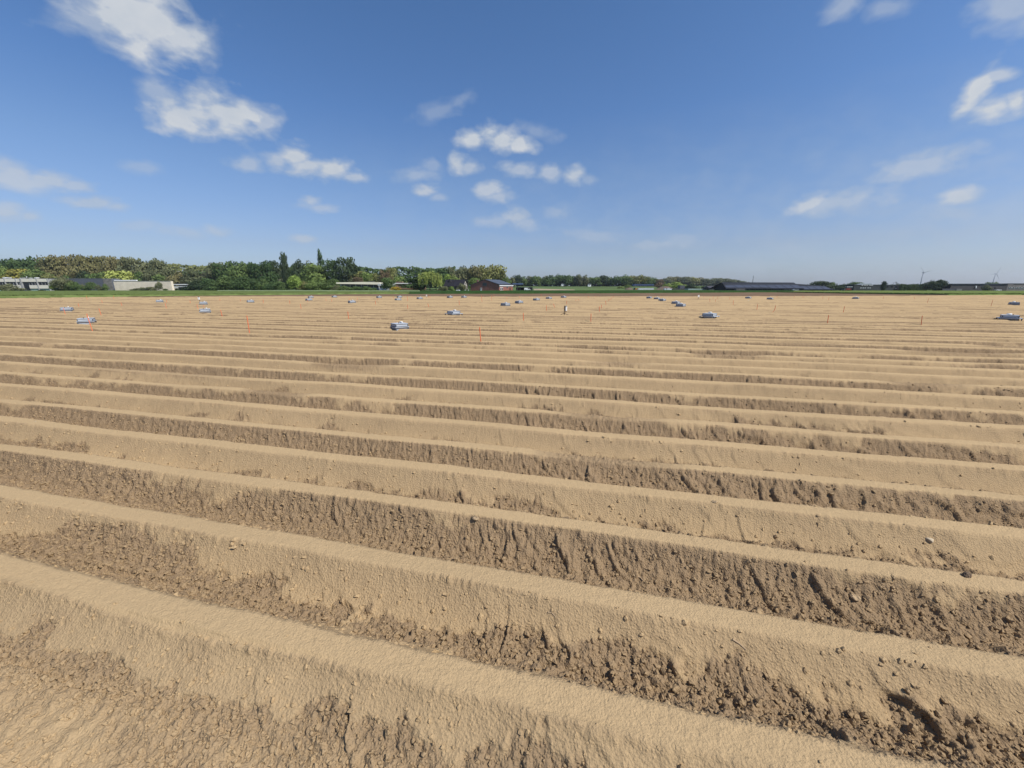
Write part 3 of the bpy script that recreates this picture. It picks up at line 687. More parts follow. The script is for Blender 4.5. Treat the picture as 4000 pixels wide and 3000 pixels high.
for k, px in enumerate(range(3524, 3632, 12)):
    tree('spire' if k % 2 else 'column', 'dark', px, 1108 + (k * 7 % 5), 13 + (k % 3), 318, nth('# dark upright conifer from the left between office block and big dark tree'), 'row of upright conifers')
wood('right_backdrop', [(3270, 1116), (3330, 1110), (3420, 1114), (3540, 1112), (3640, 1112), (3720, 1114), (4200, 1114)], 420, 'deep', 4200, 20, 'dark undergrowth behind the right hand buildings', 1.2)
# bushes before the left buildings
for k, (px, top, w, c, lab) in enumerate(((32, 1108, 60, 'dull', 'half bare small tree before the left end of the office building'), (212, 1100, 34, 'bright', 'small bright tree at the right corner of the office building'), (246, 1078, 46, 'dull', 'tall grey green tree at the joint of office and grey cladding'), (222, 1090, 40, 'dull', 'leafy tree right beside the office corner'), (270, 1095, 36, 'mid', 'mid green tree in front of the grey cladding, tallest of its left group'),
        (294, 1101, 32, 'mid', 'bush before the left half of the grey cladding'), (322, 1109, 22, 'dull', 'thin small bush before the middle of the grey cladding'), (350, 1101, 32, 'mid', 'rounded green bush before the right half of the grey cladding'), (384, 1112, 20, 'dull', 'sparse bush near the right end of the grey cladding'), (409, 1108, 18, 'mid', 'narrow green bush before the stained corner of the grey cladding'),
        (616, 1098, 20, 'dull', 'slender grey green tree against the beige wall'), (590, 1120, 30, 'dull', 'low bush left of the slender tree before the beige wall'), (558, 1122, 36, 'dull', 'low scrub before the middle of the beige wall'), (530, 1126, 30, 'dull', 'lowest scrub at the foot of the beige wall'), (644, 1127, 14, 'mid', 'tiny bush near the right end of the beige wall'), (235, 1120, 36, 'deep', 'dark low shrub beside the office corner'))):
    tree('full', c, px, top, w, 290 if px < 300 else 330, lab, cat='bush' if top > 1105 else 'tree')

# ------------------------------------------------------------------ buildings and yards
def glass(): return mat('dark_glass', (.018, .022, .026), .12, .2, .3, 0, 1, .5)
CREAM = mat('cream_panel', (.76, .70, .59), .7, .06, .6); CONC = mat('grey_concrete', (.33, .33, .33), .85, .1, 1.2)
SLATE = mat('dark_slate', (.050, .050, .060), .6, .2, 2); STEEL = mat('dark_steel', (.06, .065, .07), .5, .15, 1); WHITE = mat('white_paint', (.78, .78, .76), .5, .04, 1)
PV = mat('solar_glass', (.045, .065, .115), .3, .15, .25, 0, 1, .35)
def brick_material(name, c1, c2, mortar, scale):
    m = bpy.data.materials.new(name); m.use_nodes = True; t = m.node_tree; b = t.nodes['Principled BSDF']; b.inputs['Roughness'].default_value = .9
    tc = t.nodes.new('ShaderNodeTexCoord'); mp = t.nodes.new('ShaderNodeMapping'); mp.inputs['Rotation'].default_value = (R(90), 0, 0)
    br = t.nodes.new('ShaderNodeTexBrick'); br.inputs['Scale'].default_value = scale
    br.inputs['Color1'].default_value = c1 + (1,); br.inputs['Color2'].default_value = c2 + (1,); br.inputs['Mortar'].default_value = mortar + (1,)
    n = t.nodes.new('ShaderNodeTexNoise'); n.inputs['Scale'].default_value = .5; n.inputs['Detail'].default_value = 5
    h = t.nodes.new('ShaderNodeHueSaturation'); mr = t.nodes.new('ShaderNodeMapRange'); mr.inputs[3].default_value = .75; mr.inputs[4].default_value = 1.25
    l = t.links.new; l(tc.outputs['Object'], mp.inputs[0]); l(mp.outputs[0], br.inputs[0]); l(tc.outputs['Object'], n.inputs[0]); l(n.outputs[0], mr.inputs[0]); l(mr.outputs[0], h.inputs['Value'])
    l(br.outputs[0], h.inputs['Color']); l(h.outputs[0], b.inputs['Base Color']); return m
REDBRICK = brick_material('red_brick', (.27, .085, .055), (.21, .066, .046), (.26, .2, .17), 3.5)
DARKBRICK = brick_material('dark_brick', (.050, .044, .046), (.038, .034, .036), (.07, .066, .068), 3.5)
def site(px, base, Y): return at(px, base, Y)
def rel(px, py, Y, o):
    p = at(px, py, Y); return p.x - o.x, p.z - o.z

# --- office building at far left
Y = 300.0; o = site(95, 1139, Y); r = thing('office_building', 'two storey cream panelled office with rooftop units at the far left edge', 'building', o)
def RX(px, py=1118): return at(px, py, Y).x - o.x
def RZ(py): return at(2000, py, Y).z - o.z
xr = RX(197); xl = RX(-260)
MB().box(xl, xr, .3, 6.5, 0, RZ(1088)).build('wall', CONC, r)
MB().box(xl - .2, xr + .2, .1, 6.7, RZ(1088) + .003, RZ(1087)).build('roof', STEEL, r)
for pa, pb in ((-260, -135), (-133, -40), (-38, 25), (28, 69), (71, 85), (92, 115), (116, 150), (153, 192)):
    for z0, z1 in ((1101, 1089), (1127, 1114)):
        if (pa, z0) == (92, 1127): continue
        MB().box(RX(pa), RX(pb), -.25, .3, RZ(z0), RZ(z1)).build('parapet_panel' if z1 == 1089 else 'spandrel_panel', CREAM, r)
    w = MB().box(RX(pa) + .2, RX(pb) - .2, .18, .297, RZ(1113.4), RZ(1101.6)).build('window', glass(), r)
    f = MB()
    for k in range(1, max(2, int((pb - pa) / 11))):
        x = RX(pa) + (RX(pb) - RX(pa)) * k / max(2, int((pb - pa) / 11)); f.box(x - .12, x + .12, .08, .178, RZ(1113.4), RZ(1101.6))
    f.build('window_mullion', CONC, w)
    MB().box(RX(pa) + .2, RX(pb) - .2, .2, .297, RZ(1138), RZ(1127.6)).build('shopfront_window', mat('greenish_glazing', (.30, .40, .36), .25, .2, .4), r)
for px in (-134, -39, 26.5, 70, 86.5, 90.5, 151, 193.5):
    MB().box(RX(px) - .2, RX(px) + .2, -.5, .297, 0, RZ(1087.5)).build('pilaster', CONC, r)
MB().box(RX(94), RX(114), .05, .177, 0, RZ(1101)).build('entrance_glazing', glass(), r)
for px, w, z in ((-60, 12, 1083), (12, 10, 1083), (26, 9, 1084), (79, 12, 1085.2), (110, 5, 1085), (135, 8, 1083.5)):
    MB().box(RX(px - w / 2), RX(px + w / 2), 2, 4, RZ(1087) + .003, RZ(z)).build('rooftop_unit', WHITE, r)
MB().bar((RX(98), 2.5, RZ(1087)), (RX(98), 2.5, RZ(1081)), .12).bar((RX(98), 2.5, RZ(1081)), (RX(98) + .5, 2.5, RZ(1081.5)), .25).build('antenna', WHITE, r)
# --- grey clad hall and beige wall
Y = 345.0; o = site(320, 1139, Y); r = thing('warehouse', 'long low hall clad in dark grey ribbed sheet right of the office building', 'building', o)
b = MB(); x0, x1 = RX(205), RX(442); b.box(x0, x1, .2, 7, 0, RZ(1088.5))
b.build('wall', mat('grey_cladding', (.125, .135, .155), .6, .10, .25, 0), r)
b = MB(); n = 60
for k in range(n): x = x0 + (x1 - x0) * (k + .5) / n; b.box(x - .22, x + .22, .05, .197, .6, RZ(1088.8))
b.build('cladding_ribs', mat('grey_cladding_rib', (.105, .115, .135), .6, .1, .25), r)
MB().box(x0 - .1, x1 + .1, 0, 7.2, RZ(1088.5) + .003, RZ(1087.6)).build('roof_edge', mat('grey_coping', (.2, .2, .21), .6), r)
MB().box(RX(408), RX(441), -.1, .047, 0, RZ(1090)).build('stained_panel', mat('weathered_render', (.20, .185, .165), .85, .3, .5), r)
Y = 340.0; o = site(560, 1137, Y); r = thing('beige_hall', 'windowless beige rendered hall wall left of the white slatted carport', 'building', o)
MB().box(RX(446), RX(670), .2, 2.4, 0, RZ(1098)).build('wall', mat('beige_render', (.74, .64, .50), .9, .10, .35, .3, 3), r)
MB().box(RX(446) - .1, RX(670) + .1, 0, 2.5, RZ(1098) + .003, RZ(1097)).build('roof_edge', mat('beige_coping', (.25, .22, .19), .8), r)
MB().box(RX(446), RX(533), 1, 2.3, RZ(1097) + .003, RZ(1093.2)).build('roof_skylight', WHITE, r)
Y = 350.0; o = site(700, 1134, Y); r = thing('carport', 'white slatted open carport between beige wall and dark trees', 'shed', o)
MB().box(RX(670), RX(732), 0, 8, RZ(1113), RZ(1109.5)).build('roof', WHITE, r)
MB().box(RX(671), RX(731), .5, .8, RZ(1121), RZ(1117.5)).build('rail', WHITE, r); MB().box(RX(672), RX(692), .6, 1.0, RZ(1126), RZ(1121.6)).build('side_panel', WHITE, r)
for px in (674, 690, 708, 729): MB().box(RX(px) - .15, RX(px) + .15, 1.1, 1.4, 0, RZ(1113)).build('post', STEEL, r)
MB().box(RX(670), RX(732), 7.6, 8, 0, RZ(1113.2)).build('back_wall', mat('carport_back', (.07, .07, .075), .8), r)
for px, w, c, lab in ((88, 26, (.02, .022, .03), 'dark low car parked before the office entrance'), (162, 28, (.02, .024, .022), 'dark rounded car parked near the right end of the office')):
    o = site(px, 1139.5, 292); s = w * sx(292)
    r = thing('parked_car', lab, 'car', o, 0, 'cars at the office'); P = mat('car_paint_%d' % px, c, .3, .05, 1, 0, 1, .6)
    MB().prism([(-s * .5, .3), (s * .5, .3), (s * .5, .8), (s * .36, .92), (s * .2, 1.4), (-s * .22, 1.42), (-s * .4, .95), (-s * .5, .85)], 0, 1.7).build('body', P, r)
    MB().prism([(s * .31, .95), (s * .18, 1.33), (-s * .2, 1.35), (-s * .34, .97)], -.012, -.002).build('side_window', glass(), r)
    for x in (-.3, .3):
        MB().bar((x * s, -.05, .32), (x * s, .2, .32), .32, .32, 12).build('wheel', mat('tyre', (.02, .02, .02), .9), r)

# --- flat roofed building with cream fascia
Y = 300.0; o = site(1400, 1138.5, Y); r = thing('flat_roofed_building', 'long flat roofed building with deep cream fascia over a dark window band', 'building', o)
MB().box(RX(1326), RX(1480), 1.6, 14, 0, RZ(1103.5)).build('wall', mat('blue_grey_wall', (.19, .215, .25), .8, .1, .5), r)
MB().prism([(RX(1314.5), RZ(1103.2)), (RX(1420), RZ(1101.2)), (RX(1512), RZ(1103.2)), (RX(1512), RZ(1112)), (RX(1420), RZ(1110.5)), (RX(1314.5), RZ(1108.5))], 0, 15).build('fascia_roof', mat('cream_fascia', (.80, .73, .57), .6, .04, .4), r)
w = MB().box(RX(1332), RX(1478), 1.42, 1.597, RZ(1123), RZ(1111)).build('window', glass(), r)
f = MB()
for px in (1342, 1365, 1387, 1410, 1432, 1456): f.box(RX(px) - .14, RX(px) + .14, 1.3, 1.417, RZ(1123.5), RZ(1110.8))
f.build('window_mullion', CONC, w)
MB().prism([(RX(1474), 0), (RX(1481), RZ(1126)), (RX(1481), 0)], .6, 1.4).build('ramp_wall', CONC, r)
for px in (1384,): MB().box(RX(px) - .8, RX(px) + .8, .9, 1.4, 0, 1.0).build('planter', WHITE, r)
MB().box(RX(1430), RX(1452), 5, 8, RZ(1101.5), RZ(1099)).build('rooftop_unit', STEEL, r)
Y = 296.0; o = site(1510, 1139.5, Y); r = thing('garage', 'white fronted garage with grey canopy at the right end of the flat roofed building', 'building', o)
MB().box(RX(1481), RX(1530), 1.2, 8, 0, RZ(1113.5)).build('wall', mat('garage_wall', (.20, .19, .19), .8), r)
MB().box(RX(1476), RX(1531), 0, 8.2, RZ(1116), RZ(1108.5)).build('canopy', mat('pale_grey_panel', (.52, .53, .53), .6), r)
MB().box(RX(1482), RX(1506), .9, 1.197, 0, RZ(1125)).build('garage_door', mat('garage_white', (.80, .80, .80), .5), r)
MB().box(RX(1508), RX(1527), .9, 1.197, 0, RZ(1125)).build('garage_door', mat('garage_white', (.80, .80, .80), .5), r)
MB().bar((RX(1480), .3, 0), (RX(1480), .3, RZ(1116)), .22, .22, 8).build('post', WHITE, r)
b = MB()
for px in (1484, 1490, 1496, 1502): b.box(RX(px) - .05, RX(px) + .05, .82, .897, .3, RZ(1128))
b.build('door_slats', CONC, r)
Y = 312.0; o = site(1590, 1132, Y); r = thing('low_bungalow', 'low rust walled bungalow with white eaves behind the cedar', 'house', o)
MB().box(RX(1535), RX(1655), .5, 9, 0, RZ(1108)).build('wall', mat('rust_wall', (.22, .13, .09), .85), r)
MB().box(RX(1532), RX(1648), 0, 9.5, RZ(1108.5), RZ(1105.5)).build('eaves', WHITE, r)
MB().box(RX(1545), RX(1570), 2, 6, RZ(1105), RZ(1100)).build('roof_box', mat('brown_roof', (.12, .08, .06), .8), r); MB().box(RX(1622), RX(1648), 1, 7, RZ(1105.5), RZ(1097)).build('upper_roof', mat('brown_roof', (.12, .08, .06), .8), r)
MB().box(RX(1622), RX(1648), .9, .997, RZ(1097), RZ(1095.5)).build('white_gutter', WHITE, r)

# --- house with the dark roof
Y = 300.0; o = site(1735, 1133, Y); yaw = R(-16)
W_, D_ = 15.5, 9.0; r = thing('dark_roofed_house', 'cottage with steep blackish roof and brick chimney left of the brick barn', 'house', o, yaw)
ze, zr = RZ(1118), RZ(1093)
b = MB().box(0, W_, .5, D_ - .5, 0, ze).build('wall', mat('house_wall', (.16, .14, .13), .85), r)
MB().prismx([(.5, ze), (D_ / 2, zr - .35), (D_ - .5, ze)], W_ - .3, W_ - .003).build('gable', mat('pale_gable', (.36, .33, .29), .85), r)
b = MB()
for s_ in (0, 1):
    y0, y1 = (-.2, D_ / 2) if s_ == 0 else (D_ + .2, D_ / 2)
    b.add([(-.4, y0, ze - .25), (W_ + .4, y0, ze - .25), (W_ + .4, y1, zr), (-.4, y1, zr), (-.4, y0, ze - .05), (W_ + .4, y0, ze - .05), (W_ + .4, y1, zr + .22), (-.4, y1, zr + .22)],
          [(0, 1, 2, 3), (4, 5, 6, 7), (0, 1, 5, 4), (1, 2, 6, 5), (2, 3, 7, 6), (3, 0, 4, 7)])
rf = b.build('roof', mat('blackish_tiles', (.026, .025, .031), .85, .2, 2, .5, 5, .1), r)
MB().box(3.0, 4.6, 2.4, 3.4, (ze + zr) / 2, zr + .5).build('chimney', DARKBRICK, rf)
for x in (2, 5, 8.5, 11.5): MB().box(x, x + 1.3, .4, .497, .9, 2.0).build('window', glass(), r)
MB().box(W_ + .002, W_ + .05, D_ / 2 - .5, D_ / 2 + .5, ze + 1.2, ze + 2.4).build('attic_window', glass(), r)
# --- brick barn with solar roof
Y = 290.0; o = site(1839, 1138, Y); yaw = R(-21); r = thing('brick_barn', 'red brick barn with solar panel roof and white side door', 'barn', o, yaw)
W_ = 113 * sx(Y) / math.cos(yaw) * 1.0; D_ = 27.0; ze, zr = RZ(1113.5), RZ(1093.5)
MB().prism([(0, 0), (W_, 0), (W_, ze), (W_ / 2, zr), (0, ze)], 0, D_).build('wall', REDBRICK, r)
b = MB()
for x0, x1 in ((-.4, W_ / 2), (W_ + .4, W_ / 2)):
    za = ze - .15; b.add([(x0, -.35, za), (x1, -.35, zr + .05), (x1, D_ + .3, zr + .05), (x0, D_ + .3, za), (x0, -.35, za + .35), (x1, -.35, zr + .42), (x1, D_ + .3, zr + .42), (x0, D_ + .3, za + .35)],
          [(0, 1, 2, 3), (4, 5, 6, 7), (0, 1, 5, 4), (1, 2, 6, 5), (2, 3, 7, 6), (3, 0, 4, 7)])
rf = b.build('roof', SLATE, r)
b = MB(); sl = (zr - ze) / (W_ / 2)
for i in range(5):
    for j in range(9):
        xa = W_ / 2 + .5 + i * (W_ / 2 - .8) / 5; xb = xa + (W_ / 2 - .8) / 5 - .12; ya = .4 + j * (D_ - .8) / 9; yb = ya + (D_ - .8) / 9 - .12
        z = lambda x: zr - (x - W_ / 2) * sl + .50
        b.add([(xa, ya, z(xa)), (xb, ya, z(xb)), (xb, yb, z(xb)), (xa, yb, z(xa)), (xa, ya, z(xa) + .06), (xb, ya, z(xb) + .06), (xb, yb, z(xb) + .06), (xa, yb, z(xa) + .06)],
              [(0, 1, 2, 3), (4, 5, 6, 7), (0, 1, 5, 4), (1, 2, 6, 5), (2, 3, 7, 6), (3, 0, 4, 7)])
b.build('solar_panel', mat('pale_solar_glass', (.075, .085, .105), .45, .12, .3, 0, 1, .3), rf)
MB().box(W_ + .05, W_ + .45, -.3, D_ + .2, ze - .75, ze - .2).build('white_gutter', WHITE, r); MB().box(-.75, -.42, -.3, .5, ze - .5, ze + .1).build('gutter_end', WHITE, r)
d = MB().box(W_ * .345, W_ * .40, -.12, -.003, .2, 2.5).build('door', WHITE, r); MB().box(W_ * .358, W_ * .388, -.15, -.123, 1.4, 2.2).build('door_pane', glass(), d)
w = MB().box(W_ * .43, W_ * .57, -.1, -.003, ze - .6, ze + 1.5).build('louvre_window', mat('grey_louvre', (.10, .105, .11), .6), r)
b = MB()
for k in range(7): b.box(W_ * .432, W_ * .568, -.16, -.103, ze - .5 + k * .28, ze - .4 + k * .28)
b.build('louvre_blade', STEEL, w)
MB().box(W_ * .2, W_ * .24, 1.0, 1.9, zr * .5, zr + .1).build('chimney', REDBRICK, r)
for ya in (1.4, 4.4):
    w = MB().box(W_ + .003, W_ + .1, ya, ya + 2.4, .9, 2.5).build('window', WHITE, r); MB().box(W_ + .103, W_ + .13, ya + .22, ya + 2.18, 1.08, 2.32).build('pane', glass(), w)
MB().box(W_ + .003, W_ + .12, 1.2, 7.0, 2.65, 2.8).build('lintel', WHITE, r)
MB().box(W_ + .003, W_ + .08, 14, 16.5, 2.2, 4.6).build('louvre_window', STEEL, r)
# --- yard things round the house and barn
Y = 284.0
o = site(1769, 1136.5, Y); r = thing('sign_board', 'white square board on posts on the hedge before the dark roofed house', 'sign', o)
MB().box(-.65, .65, 0, .06, .9, 1.9).build('board', WHITE, r)
for x in (-.5, .5): MB().bar((x, .1, 0), (x, .1, 1.8), .05).build('post', STEEL, r)
o = site(1789, 1139, Y); r = thing('parked_car', 'white car parked in front of the dark roofed house', 'car', o); P = mat('white_car_paint', (.75, .76, .76), .3, .03, 1, 0, 1, .6)
MB().prism([(-1.5, .35), (1.5, .35), (1.5, .8), (1.1, .95), (.6, 1.4), (-.7, 1.42), (-1.35, .95), (-1.5, .85)], 0, 1.7).build('body', P, r)
MB().prism([(1.0, .95), (.55, 1.34), (-.65, 1.36), (-1.1, .97)], -.012, -.002).build('side_window', glass(), r)
for x in (-.95, .95): MB().bar((x, -.05, .32), (x, .2, .32), .32, .32, 12).build('wheel', mat('tyre', (.02, .02, .02), .9), r)
for px, lab in ((1817, 'small white garden post, left of two beside the brick barn'), (1830, 'small white garden post, right of two beside the brick barn')):
    o = site(px, 1137.5, Y); b = MB().bar((0, 0, -.1), (0, 0, .9), .16, .13, 8).bar((0, 0, .9), (0, 0, 1.1), .22, .1, 8)
    g = b.build('garden_post', WHITE); g.location = o; g['label'] = lab; g['category'] = 'post'
Y = 300.0; o = site(2021, 1134, Y); r = thing('solar_canopy', 'dark solar panel on a single pole right of the brick barn', 'solar panel', o)
MB().prismx([(-.9, RZ(1111.5)), (.9, RZ(1107.5)), (.9, RZ(1106.7)), (-.9, RZ(1110.7))], RX(2002), RX(2044)).build('panel', PV, r); MB().bar((0, 0, 0), (0, 0, RZ(1110)), .22, .22, 8).build('pole', STEEL, r)
o = site(2048, 1134.5, Y); r = thing('open_shed', 'low open fronted dark shed right of the brick barn', 'shed', o)
MB().box(RX(2016), RX(2081), 0, 8, RZ(1122.8), RZ(1121.5)).build('roof', STEEL, r); MB().box(RX(2016), RX(2081), 7.5, 8, 0, RZ(1122.9)).build('back_wall', mat('shed_inside', (.04, .04, .045), .9), r)
for px in (2017, 2032, 2048, 2066, 2080): MB().box(RX(px) - .15, RX(px) + .15, .2, .5, 0, RZ(1122.8)).build('post', STEEL, r)
MB().box(RX(2020), RX(2032), 3, 7, 0, 1.6).build('stored_crates', mat('reddish_crate', (.10, .04, .03), .9), r)
Y = 296.0; o = site(2060, 1135, Y); r = thing('delivery_van', 'white van parked in front of the low open shed', 'van', o)
MB().prism([(-2.3, .4), (2.3, .4), (2.3, .95), (1.7, 1.15), (1.15, 1.95), (-2.2, 2.0), (-2.3, 1.8)], 0, 1.9).build('body', mat('white_car_paint', (.75, .76, .76), .3), r)
MB().prism([(1.6, 1.15), (1.1, 1.85), (.3, 1.85), (.3, 1.15)], -.014, -.002).build('side_window', glass(), r)
for x in (-1.4, 1.5): MB().bar((x, -.05, .36), (x, .25, .36), .36, .36, 12).build('wheel', mat('tyre', (.02, .02, .02), .9), r)
o = site(2092, 1134.5, 302); r = thing('mesh_gate', 'grey metal fence panels right of the white van', 'fence', o)
b = MB()
for k in range(22): b.box(-2.2 + k * .2, -2.16 + k * .2, 0, .04, .2, 1.3)
b.build('bars', CONC, r); MB().box(-2.25, 2.25, -.05, -.002, 1.2, 1.32).build('rail', CONC, r)
o = site(2072, 1133, 330); g = MB().bar((0, 0, 0), (0, 0, 4.4), .12, .08, 6).build('wooden_pole', STEEL); g.location = o; g['label'] = 'thin dark pole rising behind the open shed and van'; g['category'] = 'pole'
# white houses glimpsed in the far wood
for px, w, z0, z1, lab in ((2197, 8, 1115, 1107, 'white house half hidden by trunks left of the gap in the far wood'), (2303, 12, 1117, 1109, 'white house seen through the gap in the far wood')):
    Y = 690.0; o = site(px, z0, Y); r = thing('white_house', lab, 'house', o); s = w * sx(Y)
    MB().box(-s / 2, s / 2, 0, 6, -1, 2.6).build('wall', WHITE, r); MB().prism([(-s / 2 - .3, 2.603), (s / 2 + .3, 2.603), (0, 2.6 + s * .3)], -.3, 6.3).build('roof', mat('grey_roof', (.16, .16, .17), .8), r)
    MB().box(-s * .2, s * .05, -.06, -.003, .8, 1.9).build('window', glass(), r)

# --- the yard left of the long shed
Y = 420.0; o = site(2515, 1133, Y); r = thing('field_canopy', 'long blue roofed open canopy on thin posts in the middle distance', 'canopy', o)
MB().prism([(RX(2475), RZ(1116)), (RX(2555), RZ(1115.5)), (RX(2553), RZ(1110)), (RX(2477), RZ(1110))], 0, 7).build('roof', mat('blue_sheet', (.06, .085, .16), .5, .1, .5), r)
for px in (2477, 2502, 2525, 2552): MB().bar((RX(px), 1, 0), (RX(px), 1, RZ(1115.5)), .12, .12, 6).build('post', mat('pale_post', (.4, .4, .38), .6), r)
Y = 405.0; o = site(2523, 1134.5, Y); r = thing('long_trailer', 'long white low trailer below the blue roofed canopy', 'trailer', o)
MB().box(RX(2491), RX(2555), 0, 2.4, .5, RZ(1126)).build('body', mat('trailer_white', (.55, .57, .60), .5, .06, .6), r); MB().box(RX(2514), RX(2555), -.06, -.003, .5, .9).build('skirt', CONC, r)
for px in (2500, 2506, 2540, 2546): MB().bar((RX(px), -.05, .4), (RX(px), .25, .4), .4, .4, 10).build('wheel', mat('tyre', (.02, .02, .02), .9), r)
o = site(2485, 1134, 404); r = thing('excavator', 'small orange excavator at the left end of the long white trailer', 'excavator', o)
MB().box(-.9, .9, 0, 1.6, .7, 2.0).build('body', mat('machine_orange', (.45, .20, .04), .5), r); MB().box(-2.2, -.95, .1, 1.5, .6, 2.6).build('cab', mat('machine_black', (.02, .02, .02), .5), r)
for y in (-.1, 1.2): MB().prism([(-2.0, .1), (.8, .1), (1.0, .4), (.8, .69), (-2.0, .69), (-2.2, .4)], y, y + .45).build('track', STEEL, r)
MB().bar((.9, .8, 1.6), (2.0, .8, 2.4), .15).bar((2.0, .8, 2.4), (2.5, .8, .9), .12).build('arm', mat('machine_orange', (.45, .20, .04), .5), r)
def heap(px0, px1, top, base, Y, m, lab, seed):
    o = site((px0 + px1) / 2, base, Y); w = (px1 - px0) * sx(Y); h = (base - top) * sz(Y); n = 28
    g = np.linspace(-.5, .5, n); A, B = np.meshgrid(g, g, indexing='ij'); rr = np.sqrt(A ** 2 + B ** 2) * 2
    Z = np.clip(1 - rr ** 1.6, 0, 1) * (1 + .25 * fbm(A * 7 + seed, B * 7, seed, 3)) * h - .3
    q = np_mesh('soil_heap', np.stack([A * w, B * min(w, 14), Z], -1).reshape(-1, 3), grid_quads(n, n), m); g = link('soil_heap', q, label=lab, category='heap'); g.location = o
EARTH = mat('earth_heap', (.13, .095, .072), .95, .25, .8, .6, 3)
heap(2433, 2482, 1122, 1135, 408, EARTH, 'grey brown peaked earth heap left of the excavator', 3)
heap(2545, 2650, 1118, 1137, 412, EARTH, 'wide brown earth bank right of the long white trailer', 8)
heap(2640, 2672, 1121, 1136, 415, mat('green_heap', (.09, .105, .045), .95, .3, .8, .6, 3), 'low overgrown earth bank left of the greenhouse', 12)
Y = 398.0; o = site(2607, 1134.5, Y); r = thing('site_cabin', 'small white site cabin with one dark window by the brown earth bank', 'cabin', o)
MB().box(RX(2597), RX(2618), 0, 3, .2, RZ(1126)).build('body', mat('trailer_white', (.55, .57, .60), .5), r); MB().box(RX(2603), RX(2607), -.05, -.003, 1.1, 1.9).build('window', glass(), r)
MB().box(RX(2617.5), RX(2626), .4, 2, .5, RZ(1128)).build('tow_trailer', mat('trailer_white', (.55, .57, .60), .5), r)
Y = 390.0; o = site(2740, 1135, Y); r = thing('greenhouse', 'long low pale teal greenhouse left of the long dark shed', 'greenhouse', o)
MB().prism([(RX(2690), .2), (RX(2800), .2), (RX(2800), RZ(1130)), (RX(2745), RZ(1128.2)), (RX(2690), RZ(1127.5))], 0, 8).build('glazing', mat('teal_glazing', (.30, .37, .37), .3, .12, .3), r)
b = MB()
for k in range(18): x = RX(2690 + k * 6.4); b.box(x - .05, x + .05, -.06, -.003, .2, RZ(1130))
b.build('glazing_bar', CONC, r); MB().box(RX(2772), RX(2780), -.1, -.062, .3, 1.5).build('door', WHITE, r)
Y = 400.0; o = site(2680, 1133, Y); r = thing('yard_shed', 'low dark reddish yard shed between the brown bank and greenhouse', 'shed', o)
MB().box(RX(2628), RX(2700), 0, 6, 0, RZ(1127.5)).build('wall', mat('dark_timber', (.05, .045, .045), .85), r); MB().box(RX(2662), RX(2680), 3, 9, 0, RZ(1115)).build('tall_bay', mat('grey_sheet', (.085, .09, .105), .6), r)
Y = 380.0; o = site(2805, 1135, Y); r = thing('dark_barn', 'low dark roofed barn joining the left end of the long dark shed', 'barn', o)
MB().box(RX(2775), RX(2838), .5, 12, 0, RZ(1124)).build('wall', mat('dark_timber', (.05, .045, .045), .85), r); MB().prismx([(0, RZ(1124.5)), (6.5, RZ(1117)), (13, RZ(1124.5))], RX(2772), RX(2840)).build('roof', mat('dark_purple_tiles', (.055, .050, .062), .7, .15, 1), r)

# --- the long dark shed
Y = 300.0; o = site(2850, 1136.5, Y); r = thing('long_shed', 'very long blackish farm shed with blue grey roof sheets right of centre', 'shed', o)
L0, L1, zr, ze, zw = RX(2852), RX(3140), RZ(1103.5), RZ(1127), 0
D_ = 24.0
TIN = mat('dark_roof_sheet', (.020, .022, .028), .8, .15, .4, 0, 1, .1); BLUE = mat('blue_roof_sheet', (.050, .060, .088), .8, .12, .3, 0, 1, .12)
MB().prismx([(.6, 0), (.6, RZ(1127.5)), (D_ / 2, zr - .3), (D_ - .6, RZ(1127.5)), (D_ - .6, 0)], L0, L1).build('wall', mat('shed_wall', (.030, .030, .032), .9), r)
b = MB()
for y0, y1 in ((-.4, D_ / 2), (D_ + .4, D_ / 2)):
    b.add([(L0 - 3.2, y0, ze - .3), (L1 + .3, y0, ze - .3), (L1 + .3, y1, zr - .2), (L0 - .4, y1, zr), (L0 - 3.2, y0, ze), (L1 + .3, y0, ze), (L1 + .3, y1, zr + .1), (L0 - .4, y1, zr + .3)],
          [(0, 1, 2, 3), (4, 5, 6, 7), (0, 1, 5, 4), (1, 2, 6, 5), (2, 3, 7, 6), (3, 0, 4, 7)])
rf = b.build('roof', TIN, r)
b = MB(); sl = (zr - ze) / (D_ / 2 + .4)
def slab(mb, xa, xb, fa, fb, lift, sk=0):
    y = lambda f: -.4 + f * (D_ / 2 + .4); z = lambda f: ze + f * (zr - ze) + lift
    mb.add([(xa - sk * (1 - fa), y(fa), z(fa)), (xb, y(fa), z(fa)), (xb, y(fb), z(fb)), (xa - sk * (1 - fb), y(fb), z(fb)), (xa - sk * (1 - fa), y(fa), z(fa) + .08), (xb, y(fa), z(fa) + .08), (xb, y(fb), z(fb) + .08), (xa - sk * (1 - fb), y(fb), z(fb) + .08)],
           [(0, 1, 2, 3), (4, 5, 6, 7), (0, 1, 5, 4), (1, 2, 6, 5), (2, 3, 7, 6), (3, 0, 4, 7)])
for k in range(9):
    xa = L0 + (L1 - L0) * k / 9 + .2; xb = L0 + (L1 - L0) * (k + 1) / 9 - .2
    slab(b, xa, xb, .14 if k < 5 else .04, .58, .06, 2.5 if k == 0 else 0)
b.build('roof_sheets', BLUE, rf)
b = MB(); slab(b, L0, L1, .62, .66, .35); b.build('ridge_gutter', mat('grey_sheet', (.085, .09, .105), .6), rf)
MB().box(RX(2872), RX(2907), -2.0, .597, 0, RZ(1127.5)).build('annex', mat('grey_brown_block', (.11, .10, .095), .85, .15, 1), r)
f = MB()
